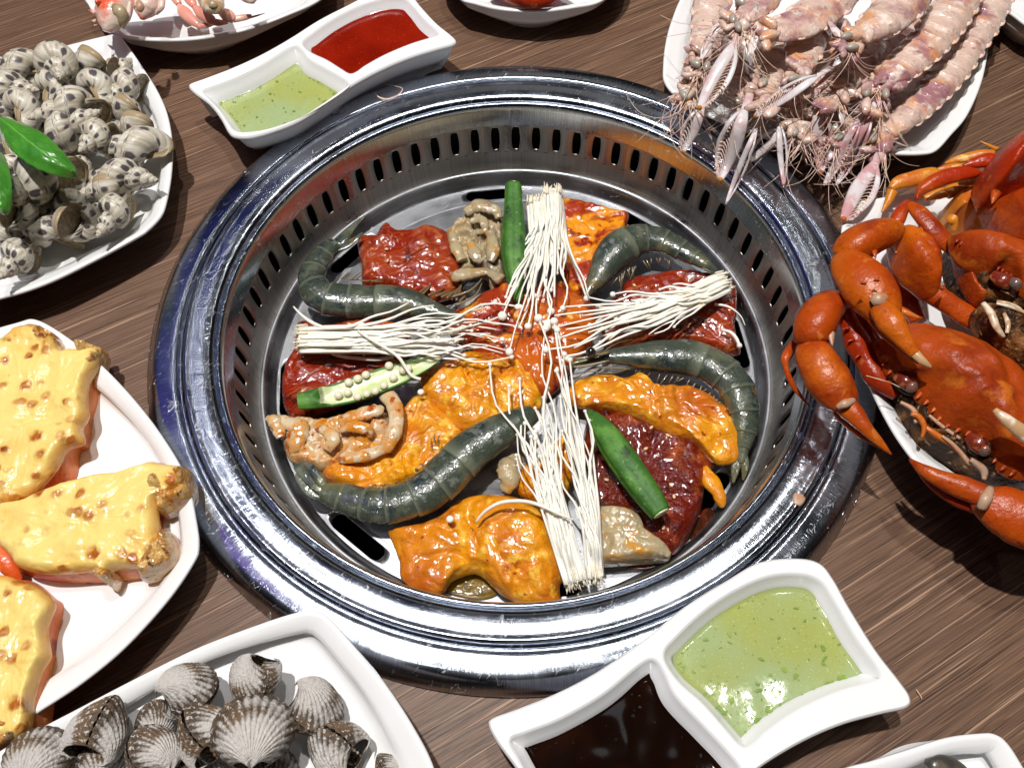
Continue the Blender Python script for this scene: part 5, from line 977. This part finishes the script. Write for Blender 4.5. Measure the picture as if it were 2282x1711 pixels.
pt(c2, 'wrist', m_crab, 'R4', [(515, 364, 80, .055), (480, 372, 118, .057), (420, 392, 138, .057), (362, 424, 134, .056), (324, 458, 112, .054), (312, 476, 80, .053)], flat=.85)
spikes(c2, 'wrist_spine', m_crab, 'R4', [(430, 455, 4, 26, 26, .058)])
pt(c2, 'palm', m_crab, 'R4', [(312, 474, 90, .053), (342, 508, 152, .056), (392, 562, 184, .058), (436, 622, 184, .058), (468, 680, 152, .057), (486, 716, 104, .056), (492, 728, 50, .056)], flat=.75, amp=.10, sc=60)
spikes(c2, 'palm_bumps', m_crab, 'R4', [(388, 572, 0, -8, 26, .0725), (438, 560, 0, -8, 26, .0720)])
pt(c2, 'finger_joint', m_joint, 'R4', [(420, 648, 30, .063), (445, 634, 54, .0645), (472, 628, 34, .063)], 12, 12)
pt(c2, 'finger', m_crab, 'R4', [(455, 665, 90, .061), (505, 735, 96, .062), (550, 800, 66, .061), (585, 845, 44, .060)])
pt(c2, 'fingertip', m_crabt, 'R4', [(575, 832, 44, .060), (615, 870, 34, .060), (648, 895, 10, .059)])
pt(c2, 'finger', m_crab, 'R4', [(415, 690, 50, .056), (470, 760, 46, .056), (530, 820, 34, .056), (600, 880, 12, .055)])
pt(c2, 'leg', m_crabr, 'R4', [(520, 560, 60, .030), (560, 640, 80, .030), (600, 720, 70, .030)]); pt(c2, 'leg', m_craby, 'R4', [(500, 660, 26, .040), (550, 685, 26, .042), (602, 704, 8, .042)])  # low red leg is added, standing in for leg shadow on the plate
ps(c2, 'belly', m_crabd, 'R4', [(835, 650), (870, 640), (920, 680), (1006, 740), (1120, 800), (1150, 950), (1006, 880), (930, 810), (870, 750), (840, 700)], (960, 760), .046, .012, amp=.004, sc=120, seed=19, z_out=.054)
for q in ([(850, 650, 40, .060), (880, 690, 60, .061), (900, 740, 50, .060), (930, 780, 24, .058)], [(930, 690, 26, .060), (945, 730, 34, .061), (940, 765, 22, .060)], [(900, 650, 20, .060), (960, 665, 26, .060), (1020, 690, 24, .060)]): pt(c2, 'mouthpart', m_crabt, 'R4', [(a_, b_, w_*.55, z_) for a_, b_, w_, z_ in q], 12, 8)
c3 = crab('crab at the upper right with the big deep red claw', U(2220, 430, .014))
ps(c3, 'palm', m_crabr, 'N3', [(888, 372), (915, 285), (990, 160), (1075, 55), (1160, 8), (1260, 0), (1500, 80), (1550, 300), (1450, 430), (1270, 440), (1160, 455), (1050, 505), (945, 530), (915, 455)], (1180, 240), .058, .030, rings=28, seg=150, edge=.9, amp=.003, sc=40, seed=22, z_out=.070, pw=.8)
ps(c3, 'wrist', m_crabr, 'N3', [(960, 560), (1040, 520), (1110, 488), (1200, 490), (1450, 560), (1600, 800), (1500, 1050), (1270, 1010), (1180, 920), (1080, 790), (1000, 660)], (1260, 740), .050, .026, rings=24, seg=130, edge=.9, amp=.003, sc=45, seed=23, z_out=.062, pw=.8)
spikes(c3, 'wrist_spine', m_crab, 'N3', [(985, 560, -30, 85, 100, .068)])
pt(c3, 'leg', m_crabr, 'N3', [(262, 610, 36, .052), (275, 560, 66, .053), (330, 490, 120, .055), (470, 410, 150, .057), (650, 360, 150, .058), (800, 350, 90, .058), (850, 352, 30, .058)], flat=.7)
pt(c3, 'leg', m_crabr, 'N3', [(690, 290, 30, .058), (800, 260, 110, .059), (930, 230, 140, .060), (1000, 220, 100, .060)], flat=.7)
for q in ([(-60, 720, 20, .036), (0, 610, 70, .038), (40, 520, 90, .040)], [(20, 500, 50, .041), (100, 440, 130, .042), (260, 400, 170, .043), (420, 370, 150, .044), (480, 360, 60, .044)], [(450, 325, 30, .044), (580, 300, 80, .045), (720, 290, 60, .046)],
          [(520, 265, 20, .034), (620, 235, 70, .036), (760, 200, 90, .038), (880, 175, 90, .040), (980, 170, 60, .041)], [(845, 60, 6, .040), (920, 95, 26, .040), (1010, 135, 50, .042)],
          [(330, 590, 60, .040), (460, 545, 110, .042), (540, 540, 90, .043)], [(530, 550, 110, .043), (620, 500, 130, .044), (760, 450, 140, .046), (900, 410, 110, .048)]): pt(c3, 'leg', m_craby, 'N3', q, 20, 14, .65)
ps(c3, 'body', m_craby, 'N3', [(562, 605), (620, 560), (760, 510), (900, 460), (1010, 480), (1060, 640), (1100, 850), (950, 900), (780, 880), (700, 800), (620, 760), (565, 745)], (800, 680), .030, .020, amp=.003, sc=60, seed=25, z_out=.042)
pt(c3, 'hip_joint', m_craby, 'N3', [(570, 760, 60, .052), (592, 785, 100, .053), (610, 830, 70, .052), (600, 890, 50, .050)])
# ------------------------------------------------------------------ mantis shrimps
rm = random.Random(77)
def claw(root, b, t, w_, z, side, comb=True, zt=None):
    # folded raptorial claw: thick blade, thin toothed finger beside it
    zt = zt if zt is not None else z-.008; dx, dy = t[0]-b[0], t[1]-b[1]; L = hypot(dx, dy); ux, uy = dx/L, dy/L; nx, ny = -uy*side, ux*side
    def P_(u, o): return (b[0]+dx*u+nx*o*w_, b[1]+dy*u+ny*o*w_)
    g = G(); tube(g, S4(T('R3', [(*P_(-.10, 0), w_*.40, z), (*P_(.02, .02), w_*.42, z), (*P_(.10, .0), w_*.36, z), (*P_(.28, .04), w_*.62, z), (*P_(.55, .10), w_*.66, z*.5+zt*.5), (*P_(.82, .04), w_*.50, zt), (*P_(.97, -.02), w_*.30, zt), (*P_(1.0, -.03), w_*.10, zt)])), 26, 10, .45); g.obj('claw_blade', m_mclaw, root)
    g = G(); tube(g, S4(T('R3', [(*P_(.12, -.10), w_*.14, z+.001), (*P_(.3, -.46), w_*.24, z+.001), (*P_(.55, -.60), w_*.28, z*.5+zt*.5+.001), (*P_(.8, -.42), w_*.22, zt+.001), (*P_(.98, -.10), w_*.10, zt)])), 22, 8, .45); g.obj('claw_finger', m_mclaw, root)
    g = G(); ball(g, S4(T('R3', [(*P_(-.12, 0), 1, z)]))[0][:3], px(*T('R3', [b])[0], z, w_*.41*.36), 10, 7, amp=.2, sc=200); tube(g, S4(T('R3', [(*P_(-.32, .1), w_*.26, z), (*P_(-.2, .05), w_*.36, z), (*P_(-.12, 0), w_*.30, z)])), 8, 8); g.obj('claw_joint', m_mant, root)
    if comb:
        g = G(); n = max(6, int(L/28))
        for i in range(n):
            u = .22+.68*i/(n-1); s0 = -.38*sin(pi*u)**.6; zz = z+(zt-z)*u+.0015; p0 = P_(u, .0-.20); q = P_(u+.035, -.58*sin(pi*min(1, u*.95))**.5)
            tube(g, S4(T('R3', [(*q, 10, zz), (p0[0]*.5+q[0]*.5, p0[1]*.5+q[1]*.5, 6, zz), (*P_(u+.09, -.16), 2, zz)])), 5, 5)
        g.obj('claw_teeth', m_mcream, root)
    g = G(); ball(g, S4(T('R3', [(*P_(.985, -.02), 1, zt)]))[0][:3], px(*T('R3', [t])[0], zt, w_*.41*.13), 8, 6); g.obj('claw_tip', m_craby, root)
def mantis(label, pts, n, claws=(), eyes=None, hairs=10, legs=16, head=.22, flat=.43):
    P4 = S4(T('R3', pts)); D = crs(P4, 160); mid = D[60]; root = thing('mantis_shrimp', label, 'mantis shrimp', (mid[0], mid[1], .012), 'mantis shrimps on the upper right plate'); L = 159; h0 = 1-head
    w_ = h0/n
    for k in range(n):
        i0, i1 = int(k*w_*L), min(L, int((k*w_+w_*1.16)*L)); Q = D[i0:i1+1]; m = len(Q); Q = [(q[0], q[1], q[2]+.0006*(i/m), q[3]*(.93+.13*(i/m)**.6)) for i, q in enumerate(Q)]
        g = G(); tube(g, Q, 0, 20, flat, fn=lambda u, a, c: 1+.05*MN.noise(c*150)+(.05*cos(6*a))); 
        g.a = [(a_[0], a_[1], max(0, (a_[0]-.72)/.28)) for a_ in g.a]; g.obj('segment', m_mant, root)
        for sgn in (1, -1):
            q = Q[-1]; t = (Vector(Q[-1][:3])-Vector(Q[0][:3])).normalized(); s = t.cross(Vector((0, 0, 1))).normalized()*sgn; c = Vector(q[:3])+s*q[3]*.92
            g = G(); tube(g, [(*(c-t*q[3]*.35), q[3]*.16), (*(c+t*q[3]*.1+s*q[3]*.06), q[3]*.13), (*(c+t*q[3]*.38+s*q[3]*.02), .0001)], 6, 6, .5); g.obj('side_spine', m_mcream, root)
    i0 = int(h0*L); Q = D[i0:]; m = len(Q); g = G(); tube(g, [(q[0], q[1], q[2]+.001, q[3]*(1.02-.12*i/m)) for i, q in enumerate(Q)], 0, 20, .6, fn=lambda u, a, c: 1+.13*MN.noise(c*220)+.05*MN.noise(c*600)); g.obj('carapace', m_mant, root)
    hx, hy = pts[-1][0], pts[-1][1]; hz = pts[-1][3]; ddx, ddy = hx-pts[-2][0], hy-pts[-2][1]; l_ = hypot(ddx, ddy); ddx /= l_; ddy /= l_; r_ = pts[-2][2]
    g = G()
    for i in range(26):
        a, b_ = rm.uniform(-.7, .7)*r_*.9, rm.uniform(-.5, .5)*r_*.85; p = S4(T('R3', [(hx+ddx*a-ddy*b_, hy+ddy*a+ddx*b_, 1, hz+rm.uniform(-.003, .006))]))[0]; ball(g, p[:3], rm.uniform(.0012, .0045), 9, 7, (1.5, .7, .6), Matrix.Rotation(rm.uniform(0, 3), 3, 'Z'), .4, 300)
    g.obj('head', m_mant, root)
    for (ex, ey) in (eyes or [(hx-ddy*r_*.20+ddx*8, hy+ddx*r_*.20+ddy*8), (hx+ddy*r_*.20+ddx*8, hy-ddx*r_*.20+ddy*8)]):
        a = rm.uniform(0, 3); g = G(); c = U(*T('R3', [(ex, ey)])[0], hz+.006); ball(g, c, px(*T('R3', [(ex, ey)])[0], hz, 9), 12, 9, (1.7, .95, .9), Matrix.Rotation(a, 3, 'Z')); g.obj('eye', m_meye, root)
    for sg in (1, -1):                   # antennal scales
        a0 = atan2(ddy, ddx)+sg*rm.uniform(.5, 1.2); bx, by = hx+cos(a0)*r_*.2, hy+sin(a0)*r_*.2; l2 = rm.uniform(70, 150)
        g = G(); tube(g, S4(T('R3', [(bx, by, 14, hz), (bx+cos(a0)*l2*.35, by+sin(a0)*l2*.35, rm.uniform(36, 56), hz+.001), (bx+cos(a0+.2)*l2*.75, by+sin(a0+.2)*l2*.75, 34, hz), (bx+cos(a0+.25)*l2, by+sin(a0+.25)*l2, 6, hz-.002)])), 12, 10, .16); g.obj('antennal_scale', m_mclaw, root)
    for cl in claws: claw(root, *cl)
    g = G()
    for i in range(int(legs*.6)):
        a = rm.uniform(-1.0, 1.0); bx, by = hx-ddx*rm.uniform(0, r_*.9)+ddy*a*r_*.4, hy-ddy*rm.uniform(0, r_*.9)-ddx*a*r_*.4; l2 = rm.uniform(90, 200); th = atan2(ddy, ddx)+a*1.1; k1 = rm.uniform(-1.2, 1.2)
        p = [(bx, by, 22, hz), (bx+cos(th)*l2*.5, by+sin(th)*l2*.5, rm.uniform(14, 36), hz+.002), (bx+cos(th+k1)*l2, by+sin(th+k1)*l2, 4, hz-rm.uniform(.001, .010))]; tube(g, S4(T('R3', p)), 10, 6, .5)
    tag(g.obj('walking_legs', m_mcream, root), kind='stuff')
    g = G()
    for i in range(int(hairs*1.5)):
        a = rm.uniform(-1.1, 1.1); l2 = rm.uniform(140, 480); th = atan2(ddy*.5+.6, ddx*.6)+a; p = [(hx+rm.uniform(-30, 30), hy+rm.uniform(-30, 30), 5, hz+.002)]; x, y = p[0][:2]; cu = rm.uniform(-1.5, 1.5)
        for j in range(4): x += cos(th)*l2/4; y += sin(th)*l2/4; th += cu/2.5+rm.uniform(-.15, .15); p.append((x, y, 5.0-j*.7, max(.004, hz+.004-.005*j)))
        tube(g, S4(T('R3', p)), 18, 4)
    tag(g.obj('antennae', m_mcream, root), kind='stuff')
    return root
mantis('mantis shrimp along the left rim of the plate, running up out of the frame', [(455, -80, 190, .030), (450, 40, 190, .034), (435, 160, 175, .036), (412, 270, 140, .036), (400, 345, 80, .035)], 5, legs=14)
mantis('pink mantis shrimp whose large pale claw hangs over the left part of the pile', [(1180, -90, 230, .050), (1060, 40, 240, .054), (940, 130, 220, .056), (800, 170, 170, .056), (690, 150, 100, .056)], 4, [((600, 195), (383, 592), 112, .060, 1)], eyes=[(690, 45), (610, 10)], hairs=12)
mantis('mantis shrimp at the top left of the pile with head turned sideways', [(760, -70, 180, .058), (720, 20, 170, .060), (650, 80, 130, .060), (590, 120, 80, .058)], 2, [((520, 90), (395, 330), 50, .056, -1, False)], hairs=12)
mantis('orange faced mantis shrimp low in the middle of the pile', [(1040, 60, 210, .034), (990, 170, 210, .040), (955, 270, 195, .044), (935, 360, 150, .045), (930, 420, 80, .044)], 3, [((1075, 385), (685, 640), 78, .052, -1, True, .040), ((1035, 520), (1045, 945), 104, .036, 1, False, .020)], hairs=12)
mantis('big cream mantis shrimp head beside the two long banded bodies', [(1560, -90, 240, .056), (1480, 20, 250, .060), (1400, 110, 220, .062), (1300, 180, 170, .062), (1210, 225, 100, .060)], 2, [((1210, 320), (1010, 480), 44, .050, 1, True, .046)], hairs=12, head=.45)
mantis('long banded mantis shrimp, second from the right rim of the plate', [(1850, -90, 200, .040), (1760, 60, 215, .043), (1670, 190, 210, .045), (1560, 310, 195, .046), (1440, 410, 170, .045), (1350, 500, 100, .042)], 10, [((1350, 560), (1130, 1008), 66, .040, 1, False, .018), ((1290, 585), (1062, 1008), 60, .038, 1, True, .018)], eyes=[(1400, 510), (1300, 500)], hairs=14)
mantis('longest banded mantis shrimp lying along the right rim of the plate', [(2030, -70, 150, .026), (1950, 80, 180, .028), (1850, 240, 180, .030), (1740, 400, 185, .031), (1610, 550, 165, .032), (1480, 670, 140, .031), (1370, 765, 80, .030)], 13, [((1365, 850), (1165, 1195), 128, .034, 1, True, .033)], eyes=[(1335, 750), (1300, 690)], hairs=14)
mantis('mantis shrimp buried in the centre of the pile', [(1330, 230, 180, .036), (1250, 340, 180, .040), (1190, 430, 150, .040), (1130, 520, 90, .038)], 3, [((870, 680), (655, 882), 84, .028, -1, False, .016), ((815, 620), (845, 1012), 52, .030, 1, False, .018)], eyes=[(1150, 395), (1210, 430)], hairs=14, legs=20)
mantis('mantis shrimp low at the left with its head over the plate rim', [(800, 200, 170, .028), (780, 320, 170, .034), (760, 430, 140, .036), (740, 520, 80, .036)], 3, [((650, 545), (500, 985), 118, .040, -1, True, .018), ((720, 640), (530, 1108), 46, .032, 1, False, .010)], eyes=[(740, 445), (830, 480)], hairs=14, legs=20)
mantis('small mantis shrimp at the far left with a claw hanging below the plate', [(420, 240, 120, .026), (380, 330, 130, .030), (345, 420, 110, .030), (325, 500, 70, .029)], 2, [((415, 560), (297, 832), 84, .030, -1, True, .016)], eyes=[(320, 500), (300, 515)], hairs=12)
mantis('pinkish mantis shrimp low in front under the banded ones', [(1480, 520, 150, .022), (1380, 600, 150, .026), (1260, 670, 135, .027), (1140, 720, 80, .026)], 3, hairs=12, legs=20)
mantis('mantis shrimp low in the gap left of the orange faced one', [(900, 420, 150, .022), (880, 520, 150, .026), (900, 620, 120, .026), (930, 700, 70, .026)], 3, hairs=14, legs=20)
mantis('shaded mantis shrimp under the pile near the left claw bases', [(560, 250, 150, .018), (570, 360, 150, .022), (600, 460, 130, .022), (620, 540, 80, .022)], 3, hairs=8, legs=22)
mantis('shaded mantis shrimp under the pile between the orange faced one and the cream head', [(1130, 120, 170, .022), (1090, 240, 170, .026), (1060, 380, 150, .026), (1050, 470, 90, .026)], 4, hairs=8, legs=22)
mantis('shaded mantis shrimp under the pile beside the long banded pair', [(1560, 120, 150, .020), (1450, 260, 160, .024), (1340, 360, 150, .024), (1270, 440, 90, .024)], 4, hairs=8, legs=22)
mantis('shaded mantis shrimp at the front of the pile above the plate rim', [(1080, 520, 120, .018), (1040, 600, 130, .022), (1010, 670, 110, .022), (990, 730, 60, .021)], 3, hairs=10, legs=24)
# ------------------------------------------------------------------ top left: crab legs; far plate
def leg_piece(label, parts, name='cooked_crab_piece', cat='crab leg', sp=()):
    q0 = parts[0][2][1]; x, y = T('N5', [q0[:2]])[0]; root = thing(name, label, cat, U(x, y, .012), 'crab legs on the far left plate')
    for nm, mat, pts, *kw in parts: pt(root, nm, mat, 'N5', pts, **(kw[0] if kw else {}))
    if sp: spikes(root, 'shell_spines', m_king, 'N5', sp)
leg_piece('thick white and red spiny crab leg at the left tip of its plate', [('shell', m_king, [(480, -160, 240, .040), (440, 0, 300, .042), (400, 120, 290, .042), (370, 220, 200, .040), (355, 285, 90, .038)]), ('meat', m_oper, [(420, 60, 60, .056), (470, 100, 120, .057), (490, 170, 90, .054), (475, 240, 30, .050)]), ('flap', m_king, [(560, 20, 30, .054), (540, 150, 50, .053), (500, 260, 20, .048)])], sp=[(235, 110, -50, -20, 50, .044), (245, 190, -30, 0, 40, .042), (255, 225, -20, 10, 30, .040), (270, 20, -20, -20, 60, .050)])
leg_piece('second white and red crab leg stump right of the thickest one', [('shell', m_king, [(750, -150, 260, .036), (720, 0, 250, .038), (690, 100, 180, .036), (670, 175, 40, .034)]), ('stub', m_joint, [(640, 20, 50, .050), (650, 60, 80, .050), (645, 100, 60, .048)]), ('shell_edge', m_king, [(850, -60, 50, .044), (840, 60, 60, .042), (800, 120, 40, .038)])])
leg_piece('left of the two bent pink jointed crab legs', [('upper_joint', m_pink, [(930, -120, 60, .028), (970, -20, 80, .028), (1000, 40, 50, .027)]), ('lower_joint', m_pink, [(1000, 50, 40, .027), (1050, 110, 110, .027), (1120, 180, 100, .026), (1180, 230, 60, .025)]), ('foot', m_pink, [(1170, 235, 50, .025), (1240, 228, 60, .025), (1300, 215, 40, .024)])])
leg_piece('right of the two bent pink jointed crab legs', [('upper_joint', m_pink, [(1020, -120, 60, .032), (1090, -20, 90, .032), (1140, 60, 50, .031)]), ('lower_joint', m_pink, [(1140, 65, 50, .031), (1210, 120, 110, .030), (1290, 180, 90, .029)]), ('foot', m_pink, [(1280, 190, 70, .028), (1360, 205, 60, .027), (1440, 200, 30, .026)])])
leg_piece('amber brown crab claw end between the pink legs', [('shell', m_crabt, [(1230, -140, 190, .040), (1290, 0, 200, .042), (1325, 80, 150, .042), (1335, 130, 60, .040)]), ('hollow', m_oper, [(1280, 20, 60, .058), (1310, 50, 80, .058), (1320, 90, 40, .055)])])
leg_piece('pink crab toe pointing right at the plate rim', [('upper_joint', m_pink, [(1370, 100, 60, .028), (1440, 140, 110, .028), (1500, 180, 70, .026)]), ('toe', m_pink, [(1490, 175, 60, .026), (1580, 160, 60, .026), (1650, 145, 34, .025)]), ('dark_tip', m_crabr, [(1640, 160, 20, .024), (1710, 140, 14, .024), (1772, 120, 4, .024)])])
leg_piece('pale spiny shell corner peeking in at the top right of the oval plate', [('shell', m_king, [(1600, -120, 200, .040), (1640, -30, 150, .040), (1690, 15, 50, .038)])])
g = G(); tube(g, S4([(1110, -40, 60, .022), (1160, -14, 70, .026), (1210, -8, 60, .026), (1260, -30, 40, .022)]), 16, 12, .7); tag(g.obj('crab_piece', m_crabr), 'red shell scrap on the far plate at the top edge', 'crab piece')
